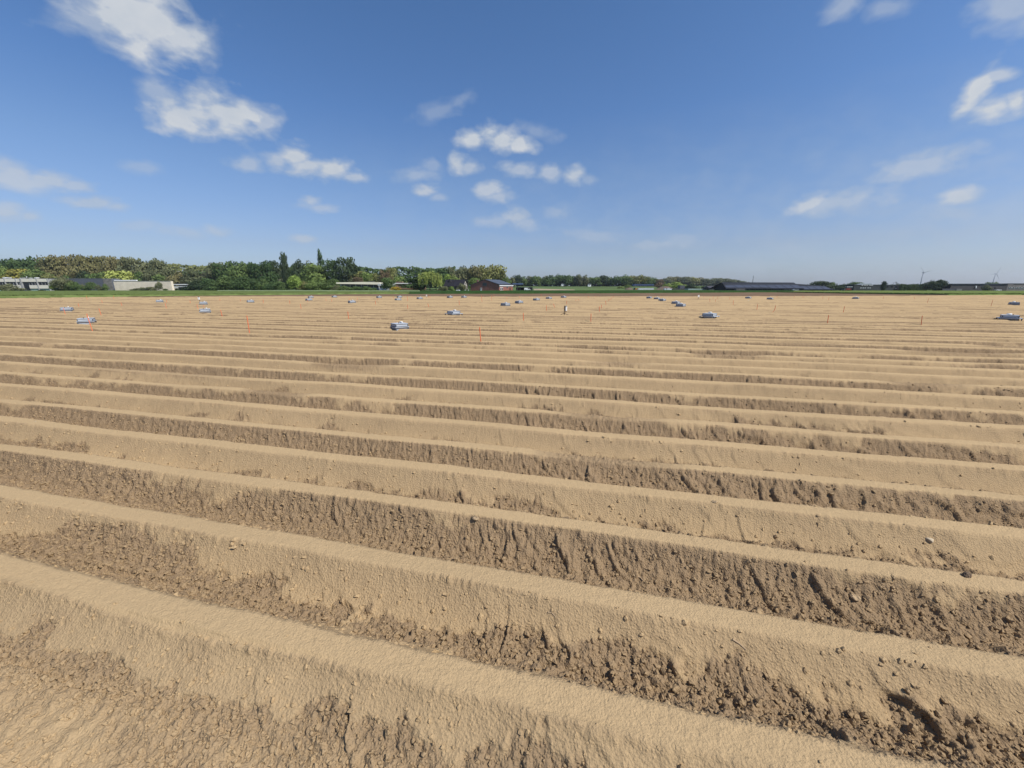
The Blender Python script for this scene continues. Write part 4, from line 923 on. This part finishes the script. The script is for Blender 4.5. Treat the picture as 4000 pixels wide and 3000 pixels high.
for k in range(26): x = RX(2912) + k * (L1 - RX(2912)) / 26; f.box(x - .12, x + .12, .3, .597, 0, RZ(1127.6))
f.build('bay_posts', mat('shed_post', (.11, .11, .11), .8), r)
MB().box(RX(3065), RX(3122), -.3, .297, 1.0, RZ(1130)).build('wind_curtain', mat('grey_curtain', (.10, .11, .12), .8), r)
Y = 303.0; o = site(3200, 1136.5, Y); r = thing('rear_shed', 'lower blackish shed with hipped right end adjoining the very long shed', 'shed', o)
M0, M1, M2 = RX(3141), RX(3250), RX(3272); zr2, ze2 = RZ(1108), RZ(1131.5)
MB().box(RX(3143), RX(3266), 1, 20, 0, ze2).build('wall', mat('shed_wall', (.030, .030, .032), .9), r)
b = MB().add([(M0, -.3, ze2), (M2, -.3, ze2), (M1 - 3, 10, zr2 - 1.2), (M0, 10, zr2), (M2, 21, ze2), (M0, 21, ze2)], [(0, 1, 2, 3), (1, 4, 2), (4, 5, 3, 2), (5, 0, 3), (0, 5, 4, 1)])
rf = b.build('roof', TIN, r)
b = MB(); z_ = lambda f: ze2 + f * (zr2 - ze2); y_ = lambda f: -.3 + f * 10.3
for k in range(4):
    xa = M0 + .4 + k * (M1 - M0) / 4; xb = xa + (M1 - M0) / 4 - .4
    b.add([(xa, y_(.05), z_(.05) + .08), (xb, y_(.05), z_(.05) + .08), (xb - (.9 if k == 3 else 0), y_(.55), z_(.55) + .06), (xa, y_(.55), z_(.55) + .08)], [(0, 1, 2, 3)])
b.build('roof_sheets', BLUE, rf)
o = site(3110, 1136.8, 296); r = thing('parked_car', 'grey car parked before the right part of the very long shed', 'car', o); P = mat('grey_car_paint', (.22, .24, .25), .3, .05, 1, 0, 1, .6)
MB().prism([(-2.2, .35), (2.2, .35), (2.2, .85), (1.5, 1.0), (.8, 1.45), (-1.1, 1.48), (-1.9, 1.0), (-2.2, .9)], 0, 1.7).build('body', P, r)
MB().prism([(1.35, 1.0), (.7, 1.38), (-1.0, 1.4), (-1.6, 1.02)], -.012, -.002).build('side_window', glass(), r)
for x in (-1.35, 1.35): MB().bar((x, -.05, .33), (x, .2, .33), .33, .33, 12).build('wheel', mat('tyre', (.02, .02, .02), .9), r)
o = site(2938.5, 1112, 900); r = thing('radio_mast', 'thin grey radio mast above the roof of the very long shed', 'mast', o)
b = MB(); hm = 34 * sz(900)
for a in range(3):
    c, s_ = math.cos(a * 2.094), math.sin(a * 2.094); b.bar((c * .7, s_ * .7, -3), (c * .35, s_ * .35, hm), .22, .16, 5)
for k in range(12): z = hm * k / 12; b.bar((.7, 0, z), (-.35, .6, z + 1.2), .08, .08, 4).bar((-.35, .6, z), (-.35, -.6, z + 1.2), .08, .08, 4)
b.build('lattice', mat('mast_steel', (.22, .23, .25), .6), r); MB().bar((0, 0, hm), (0, 0, hm + 2), .15, .08, 5).build('aerial', mat('mast_steel', (.22, .23, .25), .6), r)
# --- red tractor
Y = 290.0; o = site(3312, 1137, Y); r = thing('tractor', 'red field machine with white cab roof at the right edge of the long sheds', 'tractor', o); RED = mat('machine_red', (.22, .035, .02), .5)
MB().prism([(-2.6, .9), (2.4, .9), (2.4, 1.6), (.6, 1.9), (-2.6, 1.6)], 0, 1.6).build('body', RED, r); c = MB().box(-1.0, 1.6, .15, 1.5, 1.9, 2.9).build('cab', glass(), r); MB().box(-1.3, 2.9, 0, 1.65, 2.9, 3.15).build('cab_roof', WHITE, c)
for x, y in ((-1.9, -.35), (-1.9, 1.7), (1.7, -.3), (1.7, 1.65)):
    w = MB().bar((x, y, .75), (x, y + .4, .75), .75 if x < 0 else .6, None, 16).build('wheel', mat('tyre', (.02, .02, .02), .9), r); MB().bar((x, y - .03, .75), (x, y - .002, .75), .3, None, 10).build('rim', RED, w)
MB().box(-3.6, -2.65, -.6, 2.2, .5, 1.7).build('rear_implement', STEEL, r)
# --- low office block at right
Y = 320.0; o = site(3450, 1135.5, Y); r = thing('office_block', 'dark low two storey block with small white windows left of the bare tree', 'building', o)
MB().box(RX(3338), RX(3545), .3, 14, 0, RZ(1112.5)).build('wall', mat('dark_facade', (.040, .044, .044), .8, .2, .6), r); MB().box(RX(3337), RX(3546), .1, 14.1, RZ(1112.5) + .003, RZ(1111.5)).build('roof_edge', mat('pale_coping', (.28, .30, .31), .6), r)
for px in (3366, 3376, 3385, 3396, 3404): MB().box(RX(px), RX(px + 5.5), .1, .297, RZ(1115.3), RZ(1113.3)).build('window', WHITE, r)
for px in (3363, 3372, 3380, 3391, 3399): MB().box(RX(px), RX(px + 4.5), .1, .297, RZ(1126.5), RZ(1123)).build('window', mat('pale_window', (.5, .52, .52), .4), r)
for px in (3465, 3482, 3500): MB().box(RX(px), RX(px + 7), .1, .297, RZ(1122), RZ(1117)).build('window', glass(), r)
MB().prism([(RX(3378), RZ(1111.4)), (RX(3424), RZ(1111.4)), (RX(3418), RZ(1106.5)), (RX(3383), RZ(1108))], 4, 8).build('roof_skylight', mat('rooflight', (.34, .37, .38), .4), r)
MB().box(RX(3500), RX(3504), .0, .297, RZ(1127), RZ(1125)).build('wall_lamp', WHITE, r)
# --- long dark barn at the right edge
Y = 300.0; o = site(3820, 1135.5, Y); r = thing('long_barn', 'long blackish brick barn with small openings at the right edge', 'barn', o)
MB().box(RX(3718), RX(3938), .4, 12, 0, RZ(1110)).build('wall', DARKBRICK, r)
MB().prismx([(-.1, RZ(1110) + .003), (6, RZ(1107.6)), (12.5, RZ(1110) + .003)], RX(3720) - 1.2, RX(3938)).build('roof', mat('black_sheet', (.022, .026, .024), .6), r)
MB().prism([(RX(3712), 0), (RX(3719), 0), (RX(3719), RZ(1108.5))], .2, .397).build('end_buttress', DARKBRICK, r)
for px, z0, z1, m in ((3815, 1126, 1117, WHITE), (3840, 1125, 1119, glass()), (3893, 1126, 1120, glass()), (3812, 1126, 1119, glass())):
    MB().box(RX(px) - .5, RX(px) + .5, .2, .397, RZ(z0), RZ(z1)).build('window', m, r)
MB().box(RX(3684), RX(3760), -.2, .1, 0, RZ(1127.5)).build('yard_wall', mat('grey_block_wall', (.07, .07, .08), .9), r); MB().box(RX(3737), RX(3758), -.6, -.25, 0, RZ(1128)).build('trough', mat('grey_trough', (.16, .16, .15), .8), r)
o = site(3902, 1136.5, 294); r = thing('low_wagon', 'white flat low wagon before the long blackish barn', 'wagon', o); MB().box(-1.9, 1.9, 0, 1.4, .45, .9).build('bed', WHITE, r)
for x in (-1.2, 1.2): MB().bar((x, -.05, .3), (x, .2, .3), .3, .3, 10).build('wheel', mat('tyre', (.02, .02, .02), .9), r)
Y = 303.0; o = site(3990, 1136.5, Y); r = thing('brick_house', 'grey brick house with a row of white framed windows at the right edge', 'house', o)
MB().box(RX(3938.5), RX(4180), .4, 11, 0, RZ(1109.5)).build('wall', brick_material('grey_brick', (.150, .130, .120), (.115, .100, .095), (.2, .19, .18), 3.5), r)
MB().box(RX(3962), RX(4180), .2, 11.2, RZ(1109.5) + .003, RZ(1107)).build('roof', mat('black_sheet', (.022, .026, .024), .6), r)
for px in (3946, 3958, 3972, 3984, 3996, 4012, 4030):
    w = MB().box(RX(px), RX(px + 9), .2, .397, RZ(1127), RZ(1121)).build('window', mat('window_frame_white', (.6, .6, .58), .5), r); MB().box(RX(px + 1.3), RX(px + 7.7), .15, .197, RZ(1126.2), RZ(1121.8)).build('pane', glass(), w)

# --- wind turbines far beyond
def turbine(px, hub, Y, angs, lab, yaw):
    H = at(px, hub, Y); zb = float(terr(H.x, Y)); h = H.z - zb
    r = thing('wind_turbine', lab, 'wind turbine', (H.x, Y, zb), 0, 'wind turbines on the horizon'); m = mat('turbine_grey', (.30, .32, .35), .6, .05, .05)
    MB().bar((0, 0, 0), (0, 0, h), 3.4, 2.0, 12).build('tower', m, r, True)
    n = MB().box(-2.2, 2.2, -4, 8, h - 1.5, h + 2.6, .4).build('nacelle', m, r); MB().bar((0, -4.2, h + .4), (0, -7.5, h + .4), 2.3, .7, 10).build('hub', m, n)
    for a, l in angs:
        b = MB(); d = Vector((math.sin(R(a)), 0, math.cos(R(a)))); e = Vector((math.cos(R(a)), 0, -math.sin(R(a)))); c = Vector((0, -5.8, h + .4))
        pts = [(.0, 1.1, 1.1), (.12, 2.6, .9), (.4, 1.9, .5), (1, .45, .15)]; vs = []
        for t, w, q in pts:
            p = c + d * l * t; vs += [p - e * w * .4 + Vector((0, -q, 0)), p + e * w, p - e * w * .4 + Vector((0, q, 0))]
        fs = [(0, 1, 2), (9, 11, 10)]
        for k in range(3):
            for j in range(3): fs.append((k * 3 + j, k * 3 + (j + 1) % 3, k * 3 + 3 + (j + 1) % 3, k * 3 + 3 + j))
        b.add(vs, fs).build('blade', m, r)
turbine(3607, 1064.5, 2700, ((-45, 52), (75, 54), (197, 50)), 'wind turbine left of the long blackish barn, left one of two', 0)
turbine(3889, 1069.5, 2950, ((22, 54), (262, 50), (142, 50)), 'wind turbine over the roof of the long blackish barn, right one of two', 0)

# ------------------------------------------------------------------ gas flux chambers standing on the ridges
PVC = mat('grey_pvc', (.43, .46, .50), .45, .08, 6, 0, 1, .4); PVCD = mat('grey_pvc_seal', (.085, .10, .12), .6, .1, 5); WHP = mat('white_plastic', (.80, .78, .74), .4, .04, 3); BLK = mat('black_rubber', (.015, .015, .017), .6)
def make_chamber(label, loc, yaw, grp, o_=.29):
    r = thing('flux_chamber', label, 'chamber', loc, yaw, grp)
    b = MB(); i_ = .245; lp = o_ - .03
    b.box(-o_, o_, -o_, -i_, .040, .064).box(-o_, o_, i_, o_, .040, .064).box(-o_, -i_, -i_ + .001, i_ - .001, .041, .063).box(i_, o_, -i_ + .001, i_ - .001, .041, .063)
    bf = b.build('base_flange', PVC, r)
    MB().box(-.24, .24, -.24, .24, -.32, .039).build('base_collar', mat('grey_pvc_dull', (.34, .36, .39), .6, .15, 5), r)
    for x in (-1, 1):
        for y in (-1, 1):
            MB().box(x * lp - .018, x * lp + .018, y * lp - .018, y * lp + .018, -.3, .0395).build('leg', PVCD, r)
    lid = MB().box(-.25, .25, -.25, .25, .088, .176).build('lid', PVC, r)
    MB().box(-.268, .268, -.268, .268, .066, .0875).build('lid_rim', PVCD, lid)
    MB().box(-.264, .264, -.264, .264, .1765, .192).build('lid_top', PVC, lid)
    b = MB()
    for x in (-1, 1):
        for y in (-1, 1): b.box(x * .245 - .014, x * .245 + .014, y * .245 - .014, y * .245 + .014, .089, .1755)
    b.build('corner_strip', PVCD, lid)
    b = MB()
    for s_ in (-1, 1):
        b.box(-.21, .21, s_ * .252 - .003, s_ * .252 + .003, .156, .163); b.box(s_ * .252 - .003, s_ * .252 + .003, -.21, .21, .156, .163)
    b.build('seam', PVCD, lid)
    h = MB().bar((-.10, .07, .230), (.06, .10, .230), .027, .027, 10).build('sample_bottle', WHP, r, True)
    b = MB().box(-.06, -.04, .07, .1, .1925, .21).box(.0, .02, .08, .11, .1925, .21); b.build('bottle_clip', PVCD, h)
    MB().bar((.08, -.06, .1925), (.08, -.06, .232), .016, .016, 8).build('vent_knob', BLK, r)
    return r
GC = 'grey flux chambers across the ridged field'
CH = [  # left px, right px, base py, label
 (234, 292, 1214, 'grey chamber behind a short orange stake, farther of two near the left edge'),
 (300, 381, 1262, 'grey chamber crossed by the tall leaning orange stake near the left edge'),
 (608, 641, 1180, 'small grey chamber left of two close orange stakes, below the beige wall'),
 (777, 814, 1189, 'grey chamber standing right under the white box on its short post'),
 (774, 831, 1221, 'wide grey chamber nearer than the one under the white box, same line of sight'),
 (963, 995, 1181.5, 'grey chamber alone between the white box post and the tall dark poplars'),
 (1204, 1224, 1163.5, 'tiny grey chamber on the field margin just behind another grey chamber left of centre'),
 (1194, 1220, 1174, 'grey chamber just before a tiny one on the margin, left of centre'),
 (1299, 1314, 1162, 'tiny grey chamber on the field margin below the left end of the cream roof'),
 (1360, 1390, 1183.5, 'grey chamber alone below the cream roofed building, nearest of those there'),
 (1472, 1490, 1163.5, 'tiny grey chamber on the field margin below the white garage'),
 (1542, 1568, 1173.5, 'grey chamber in front of a tiny one below the golden bush'),
 (1553, 1568, 1162.5, 'tiny grey chamber behind another one below the golden bush'),
 (1628, 1651, 1168, 'grey chamber just left of the small white square plate'),
 (1526, 1597, 1286, 'largest grey chamber, nearest one left of centre, with white bottle on top'),
 (1748, 1767, 1163, 'tiny grey chamber on the field margin below the dark roofed house'),
 (1804, 1821, 1163, 'tiny grey chamber on the field margin below the left end of the brick barn'),
 (1957, 1992, 1194.5, 'grey chamber below the right of the brick barn, first of a receding line'),
 (1748, 1797, 1231, 'two tiered grey chamber on a wide base, up right of the largest chamber'),
 (2012, 2043, 1184.5, 'second grey chamber of the line receding right from below the brick barn'),
 (2083, 2108, 1173.5, 'third grey chamber of the line receding right from below the brick barn'),
 (2134, 2154, 1167.5, 'fourth grey chamber of the line receding right, below the white van'),
 (2193, 2210, 1163, 'last and smallest grey chamber of the line receding right from the brick barn'),
 (2526, 2546, 1165.5, 'farthest grey chamber of the row of five running towards the white plate on a stick'),
 (2554, 2577, 1169, 'second farthest grey chamber of the five left of the white plate on a stick'),
 (2574, 2599, 1175.5, 'middle grey chamber of the row of five left of the white plate on a stick'),
 (2624, 2655, 1187, 'grey chamber partly hidden behind the nearest chamber of the row of five'),
 (2638, 2680, 1198, 'nearest grey chamber of the row of five below the greenhouse'),
 (2740, 2801, 1241.5, 'dark fronted grey chamber on a wide base with black legs, nearest one right of centre'),
 (2912, 2933, 1166, 'tiny grey chamber below the middle of the very long shed, left of two'),
 (2995, 3020, 1170, 'tiny grey chamber below the middle of the very long shed, right of two'),
 (3331, 3353, 1167.5, 'tiny dark chamber beside an orange stake below the red tractor'),
 (3937, 3982, 1190, 'dark grey chamber at the right edge, behind the large one there'),
 (3890, 3990, 1249, 'large grey chamber at the right edge with dark left side and white right side'),
]
c0 = None
rc = random.Random(4)
for l, rr, by, lab in CH:
    g = ground((l + rr) / 2, by)
    d = Vector((g.x, g.y, 0)).normalized() * .36
    x, y = g.x + d.x, g.y + d.y
    z = float(terr(x, y)) + .01
    yaw = R(-48 + rc.uniform(-5, 5))
    wide = l in (1748, 2740, 3890) and rr in (1797, 2801, 3990)
    if wide: make_chamber(lab, (x, y, z), yaw, GC, .36)
    elif c0 is None: c0 = make_chamber(lab, (x, y, z), yaw, GC)
    else: dup(c0, (x, y, z), yaw, lab)

# ------------------------------------------------------------------ orange marker stakes
ORANGE = mat('fluorescent_orange', (.72, .17, .07), .55, .06, 9, 0, 1, .3)
ST = [
 (337,1225,359,1291,'tallest looking orange stake, leaning across the grey chamber near the left edge'),(385,1204,394,1230,'short leaning orange stake right of the chamber crossed by the tall stake'),(246,1203,254,1226,'thin orange stake standing before the farther chamber near the left edge'),
 (304,1185,308,1198,'short orange stake up right of the farther chamber near the left edge'),(336,1155,341,1172,'thin orange stake against the bright green crop, left one of two there'),(443,1154,445,1168,'thin orange stake against the bright green crop, right one of two there'),
 (396,1172,399,1182,None),(471,1181,476,1194,'short orange stake alone midway between the left edge and the white box'),(650,1171,651,1182,'farther of two close orange stakes right of the small chamber below the beige wall'),(644,1183,649,1203,'nearer of two close orange stakes right of the small chamber below the beige wall'),
 (741,1173,743,1183,None),(768,1188,773,1204,'orange stake just left of the two chambers by the white box'),(794,1191,796,1199,'faint orange stake between the two chambers by the white box'),(858,1166,859,1175,None),(938,1167,939,1176,None),
 (861,1210,867,1235,'orange stake right of the wide chamber that lies nearer than the white box'),(963,1232,973,1296,'tall orange stake alone, second large one from the left edge'),(1027,1168,1028,1184,None),(1131,1173,1132,1186,None),(1173,1187,1176,1205,'faint orange stake alone below the pair of chambers left of centre'),
 (1202,1170,1202,1180,None),(1272,1166,1274,1175,None),(1295,1168,1296,1178,None),(1358,1217,1361,1242,'orange stake left of the largest chamber, farther away in the ridges'),(1465,1173,1467,1188,None),(1475,1164,1476,1172,None),(1592,1190,1593,1206,'orange stake straight behind the largest chamber'),
 (1591,1157,1592,1176,None),(1536,1156,1537,1165,None),(1609,1156,1610,1162,None),(1671,1185,1674,1198,'orange stake below the small white square plate'),(1363,1165,1364,1172,None),(1395,1162,1396,1170,None),(1674,1155,1675,1163,None),(1680,1155,1680,1162,None),(1737,1155,1738,1160,None),
 (1803,1157,1804,1162,None),(1832,1156,1833,1161,None),(1880,1153,1883,1180,'thin tall pale orange stake below the door of the brick barn'),(1888,1156,1888,1160,None),(1920,1153,1921,1173,None),(1929,1149,1930,1160,None),(1979,1161,1980,1168,None),(1793,1173,1794,1190,'orange stake up right of the two tiered chamber'),
 (1873,1277,1878,1333,'nearest orange stake of all, tall one just left of centre'),(2044,1222,2045,1250,'orange stake left of the white weather sensor, nearer than it'),(2028,1156,2029,1162,None),(2113,1148,2114,1158,'small orange stake standing against the dark bare strip below the van'),(2134,1192,2135,1214,'orange stake left of and behind the white weather sensor, farther stakes excepted'),
 (2161,1186,2167,1200,'pale orange stake just up left of the white weather sensor'),(2213,1175,2214,1189,'orange stake straight behind the white weather sensor'),(2259,1167,2261,1174,None),(2309,1224,2308,1253,'orange stake right of the white weather sensor, nearer than it'),
 (2341,1196,2342,1215,'left one of two close orange stakes up right of the weather sensor'),(2350,1190,2350,1204,'right one of two close orange stakes up right of the weather sensor'),(2366,1175,2367,1190,'nearest stake of the dense oblique line of orange stakes right of centre'),(2396,1156,2395,1163,None),(2390,1160,2388,1168,None),(2384,1165,2383,1173,None),(2378,1168,2377,1176,None),
 (2327,1155,2327,1160,None),(2298,1156,2298,1163,None),(2249,1169,2250,1176,None),(2773,1166,2773,1178,None),(2786,1158,2786,1168,None),(2796,1168,2795,1179,None),(2850,1160,2851,1170,None),(2865,1173,2864,1191,'orange stake up right of the dark fronted chamber on black legs'),
 (2960,1188,2957,1209,'orange stake below the two tiny chambers before the very long shed'),(3031,1192,3024,1219,'bent orange stake right of centre, below the right tiny chamber'),(3036,1156,3035,1164,None),(3103,1156,3102,1165,None),(2803,1160,2802,1168,None),(2750,1157,2750,1164,None),(3135,1156,3137,1163,None),(3141,1157,3141,1163,None),
 (3215,1157,3214,1166,None),(3239,1161,3237,1172,None),(3238,1230,3233,1262,'large orange stake right of the dark fronted chamber, left of two large ones'),(3300,1196,3295,1219,'orange stake up right of the left large stake in the right part of the field'),(3353,1147,3353,1156,'orange stake against the dark strip right behind the tiny dark chamber'),(3452,1157,3451,1166,None),
 (3571,1159,3573,1168,None),(3630,1164,3622,1183,'leaning orange stake below the big dark tree group at right'),(3604,1233,3600,1265,'large orange stake left of the large chamber at the right edge'),(3879,1172,3872,1195,'leaning orange stake just left of the two chambers at the right edge')]
PARTS_OF_VIEW = ((1000, 'the left crop and beige wall'), (1500, 'the cream roofed building'), (2050, 'cottage and brick barn'), (2600, 'the far wood'), (4001, 'the dark sheds at right'))
far = sorted([s for s in ST if s[4] is None], key=lambda s: s[2])
cnt = {}
for s in ST:
    tx, ty, bx, by, lab = s
    if lab is None:
        reg = next(n for x, n in PARTS_OF_VIEW if bx < x)
        k = [q for q in far if next(n for x, n in PARTS_OF_VIEW if q[2] < x) == reg].index(s) + 1
        lab = 'tiny orange stake, %s tiny one from the left below %s' % (ordinal(k), reg)
    g = ground(bx, by); T = at(tx, ty, g.y) - g
    w, th = .015, .004; b = MB(); up = T.normalized(); h = T.length; bot = -.14
    sec = [(-w, w * .7), (0, 0), (w, w * .7), (w, w * .7 + th), (0, th * 1.5), (-w, w * .7 + th)]
    def lev(z, k): return [Vector((x * k + up.x * z, y * k + up.y * z, up.z * z)) for x, y in sec]
    zs = [(bot, .3), (bot + .05, 1), (h * .55, 1), (h * .9, 1), (h, .55)]
    if bx == 3024: zs = [(bot, .3), (bot + .05, 1), (h * .3, 1), (h * .9, 1), (h, .55)]
    vs = []; fs = []
    for z, k in zs:
        ring = lev(z, k)
        if bx == 3024 and z < h * .29: ring = [v + Vector((-.1 + z * .25, 0, 0)) for v in ring]
        vs += ring
    for i in range(len(zs) - 1):
        for j in range(6): fs.append((i * 6 + j, i * 6 + (j + 1) % 6, i * 6 + 6 + (j + 1) % 6, i * 6 + 6 + j))
    fs += [tuple(range(5, -1, -1)), tuple(range(len(vs) - 6, len(vs)))]
    o = b.add(vs, fs).build('marker_stake', ORANGE); o.location = g
    o['label'] = lab; o['category'] = 'stake'; o['group'] = 'orange marker stakes in the field'

# ------------------------------------------------------------------ instruments on posts
WOOD = mat('weathered_post', (.085, .06, .04), .85, .2, 8)
g = ground(2204, 1229.5); Y = g.y
r = thing('weather_sensor', 'white louvred weather sensor on a dark post with splayed feet, right of centre', 'sensor', g)
hm = (1229.5 - 1194) * sz(Y) ; T_ = at(2204, 1194, Y).z - g.z
MB().box(-.022, .022, -.022, .022, -.2, T_).build('post', WOOD, r)
s_ = MB()
z0, z1 = at(2204, 1214, Y).z - g.z, at(2204, 1196.5, Y).z - g.z
n_ = 9
for k in range(n_):
    a = z0 + (z1 - z0) * k / n_; s_.bar((.085, -.01, a), (.085, -.01, a + (z1 - z0) / n_ * .62), .062, .048, 12)
s_.bar((.085, -.01, z0), (.085, -.01, z1), .04, .04, 10)
sh = s_.build('radiation_shield', WHP, r); MB().bar((.085, -.01, z1 + .002), (.085, -.01, z1 + .03), .07, .04, 12).build('cap', PVCD, sh)
MB().bar((.085, -.01, z0 - .1), (.085, -.01, z0 - .002), .018, .03, 8).build('probe', BLK, r); MB().box(.0225, .05, -.02, .02, z0 + .05, z0 + .09).build('bracket', BLK, r)
for q in ((-.26, .0), (.27, -.03), (.05, .22)):
    MB().bar((0, 0, .09), (q[0], q[1], -.03), .014, .012, 6).build('foot_brace', WOOD, r)
for px, ty, my, by, wpx, lab, nm in ((780, 1161, 1170.5, 1180, 7, 'white data logger box with black cap on a short wooden post at left', 'data_logger'), (2728, 1152.5, 1160.5, 1167, 6.5, 'white plate on a thin stick right of the row of five chambers', 'plot_sign'), (1666.5, 1151.5, 1157.5, 1162, 4.6, 'small white square plate at the field margin below the clipped hedge', 'plot_sign')):
    g = ground(px, by); Y = g.y; r = thing(nm, lab, 'logger' if nm == 'data_logger' else 'sign', g); w = wpx * sx(Y) / 2
    za, zb_ = at(px, my, Y).z - g.z, at(px, ty, Y).z - g.z
    MB().bar((0, .03, -.2), (0, .03, za + .05), .022, .02, 6).build('post', WOOD, r)
    b = MB().box(-w, w, -.05 if nm == 'data_logger' else -.012, .002, za, zb_); f = b.build('box' if nm == 'data_logger' else 'plate', WHP, r)
    if nm == 'data_logger': MB().box(-w * .7, w * .7, -.045, -.002, zb_ + .001, zb_ + .05).build('cap', BLK, f)

# ------------------------------------------------------------------ loose clods, stones and scraps on the near ridges
def surf(u, v):
    u = np.atleast_1d(np.asarray(u, float)); v = np.atleast_1d(np.asarray(v, float))
    h, d, m, _ = field(u, v, True); return crest_z(v) + h + .75 * d, m
def clods():
    rng = np.random.default_rng(3)
    ico_v = np.array([(0, 0, 1), (.894, 0, .447), (.276, .851, .447), (-.724, .526, .447), (-.724, -.526, .447), (.276, -.851, .447), (.724, .526, -.447), (-.276, .851, -.447), (-.894, 0, -.447), (-.276, -.851, -.447), (.724, -.526, -.447), (0, 0, -1)])
    ico_f = np.array([(0, 1, 2), (0, 2, 3), (0, 3, 4), (0, 4, 5), (0, 5, 1), (1, 6, 2), (2, 7, 3), (3, 8, 4), (4, 9, 5), (5, 10, 1), (2, 6, 7), (3, 7, 8), (4, 8, 9), (5, 9, 10), (1, 10, 6), (11, 7, 6), (11, 8, 7), (11, 9, 8), (11, 10, 9), (11, 6, 10)])
    n = 260000; v = .2 + 9 * rng.random(n) ** 1.7; u = (rng.random(n) * 3.2 - 1.0) * (v + 2.0)
    z, m = surf(u, v); s = (v - V0) / PITCH_ROW; a = np.abs(s - np.floor(s + .5)) * 2
    keep = rng.random(n) < np.clip(.05 + .75 * m + .5 * (a > .84), 0, 1) * (.035 + .965 * (a > .24))
    u, v, z, m = u[keep], v[keep], z[keep], m[keep]; n = len(u)
    size = .005 + .013 * rng.random(n) ** 6 + .002 * rng.random(n); size *= np.where(v < 1.3, .72, 1); 
    x = u * UX + v * NX; y = u * UY + v * NY
    ctr = np.stack([x, y, z + size * .25], 1)
    V = ico_v[None] * (1 + .28 * rng.normal(0, 1, (n, 12, 1))) * size[:, None, None] * rng.uniform(.7, 1.25, (n, 1, 3)) + ctr[:, None]
    Fq = (ico_f[None] + (np.arange(n) * 12)[:, None, None]).reshape(-1, 3)
    me = np_mesh('soil_clods', V.reshape(-1, 3), Fq, MSOIL, False, {'damp_shade': np.repeat(np.clip(m * .8 - .1, 0, 1), 12)})
    link('soil_clods', me, kind='stuff', label='loose crumbs and clods of soil on the near ridges')
clods()
def on_field(px, py):
    a, b = ray(px, py); lo = None
    for t in np.linspace(.6, 14, 5000):
        x, y, z = a * t, t, CZ + b * t
        u, v = x * UX + y * UY, x * NX + y * NY
        if lo is None:
            if z <= float(crest_z(v)) + .03: lo = t
        if lo is not None:
            zz = float(surf(u, v)[0][0])
            if z <= zz: return Vector((x, y, zz))
    return Vector((a * t, t, 0))
def stone(px, py, s, m, lab, name='stone', flat=.6, seed=1):
    p = on_field(px, py); rng = np.random.default_rng(seed)
    import bmesh
    bm = bmesh.new(); bmesh.ops.create_icosphere(bm, subdivisions=2, radius=1)
    k = rng.normal(0, 1, 8)
    for v in bm.verts:
        c = v.co; f = 1 + .16 * math.sin(2.3 * c.x + k[0]) + .14 * math.sin(3.1 * c.y + k[1]) + .12 * math.sin(4 * c.z + 2 * c.x + k[2])
        v.co = Vector((c.x * f * s * 1.2, c.y * f * s * .9, c.z * f * s * flat))
    me = bpy.data.meshes.new(name); bm.to_mesh(me); bm.free(); me.materials.append(m); me.polygons.foreach_set('use_smooth', [True] * len(me.polygons))
    o = link(name, me, label=lab, category='stone' if name == 'stone' else 'clod'); o.location = p + Vector((0, 0, s * flat * .35)); o.rotation_euler = (0, 0, float(rng.uniform(0, 6)))
PALE = mat('pale_flint', (.46, .37, .25), .8, .15, 14, .5, 20); CLOD = mat('dry_clod', (.40, .285, .165), .95, .2, 25, .9, 40)
stone(3632, 2112, .028, PALE, 'pale pear shaped stone on the smooth ridge side at the right edge', seed=2)
stone(3340, 2335, .030, CLOD, 'pale crust flake lying on the dark ridge side at right', 'soil_flake', .35, 3)
stone(1855, 2024, .032, CLOD, 'cracked pale crust flake on the crest edge just left of centre', 'soil_flake', .3, 4)
stone(2790, 1962, .024, CLOD, 'pale crust flake at the crest edge right of centre', 'soil_flake', .35, 5)
stone(3775, 2250, .026, mat('dark_clod', (.16, .11, .07), .95, .2, 25, .9, 40), 'dark clod on the crest edge at the right side', 'clod', .6, 6)  # clod in a darker soil colour
def twig(pts, r, lab):
    P = [on_field(*q) + Vector((0, 0, .012)) for q in pts]; b = MB()
    for i in range(len(P) - 1): b.bar(P[i] - P[0], P[i + 1] - P[0], r * (1 - .2 * i), r * (1 - .2 * (i + 1)), 6)
    o = b.build('twig', mat('dry_root', (.36, .26, .16), .9, .15, 20)); o.location = P[0]; o['label'] = lab; o['category'] = 'twig'
twig([(2860, 2505), (2885, 2520), (2912, 2548)], .006, 'pale forked root on the smooth ridge side right of centre')
twig([(2140, 2398), (2155, 2402), (2172, 2418)], .005, 'short curled root on the ridge side near the middle')
twig([(2475, 2255), (2500, 2262), (2512, 2275)], .005, 'small pale root at the foot of a dark ridge side')

# ------------------------------------------------------------------ the air
hz = MB().box(-8800, 8800, -110, 5400, -14, 162).build('haze', bpy.data.materials.new('haze_air'), kind='stuff', label='thin haze in the air over the whole landscape')
hm_ = hz.data.materials[0]; hm_.use_nodes = True; _t = hm_.node_tree; _t.nodes.clear()
_o = _t.nodes.new('ShaderNodeOutputMaterial'); _v = _t.nodes.new('ShaderNodeVolumePrincipled')
_v.inputs['Color'].default_value = (.86, .91, 1.0, 1); _v.inputs['Density'].default_value = .00008; _v.inputs['Anisotropy'].default_value = .35
_t.links.new(_v.outputs[0], _o.inputs['Volume'])
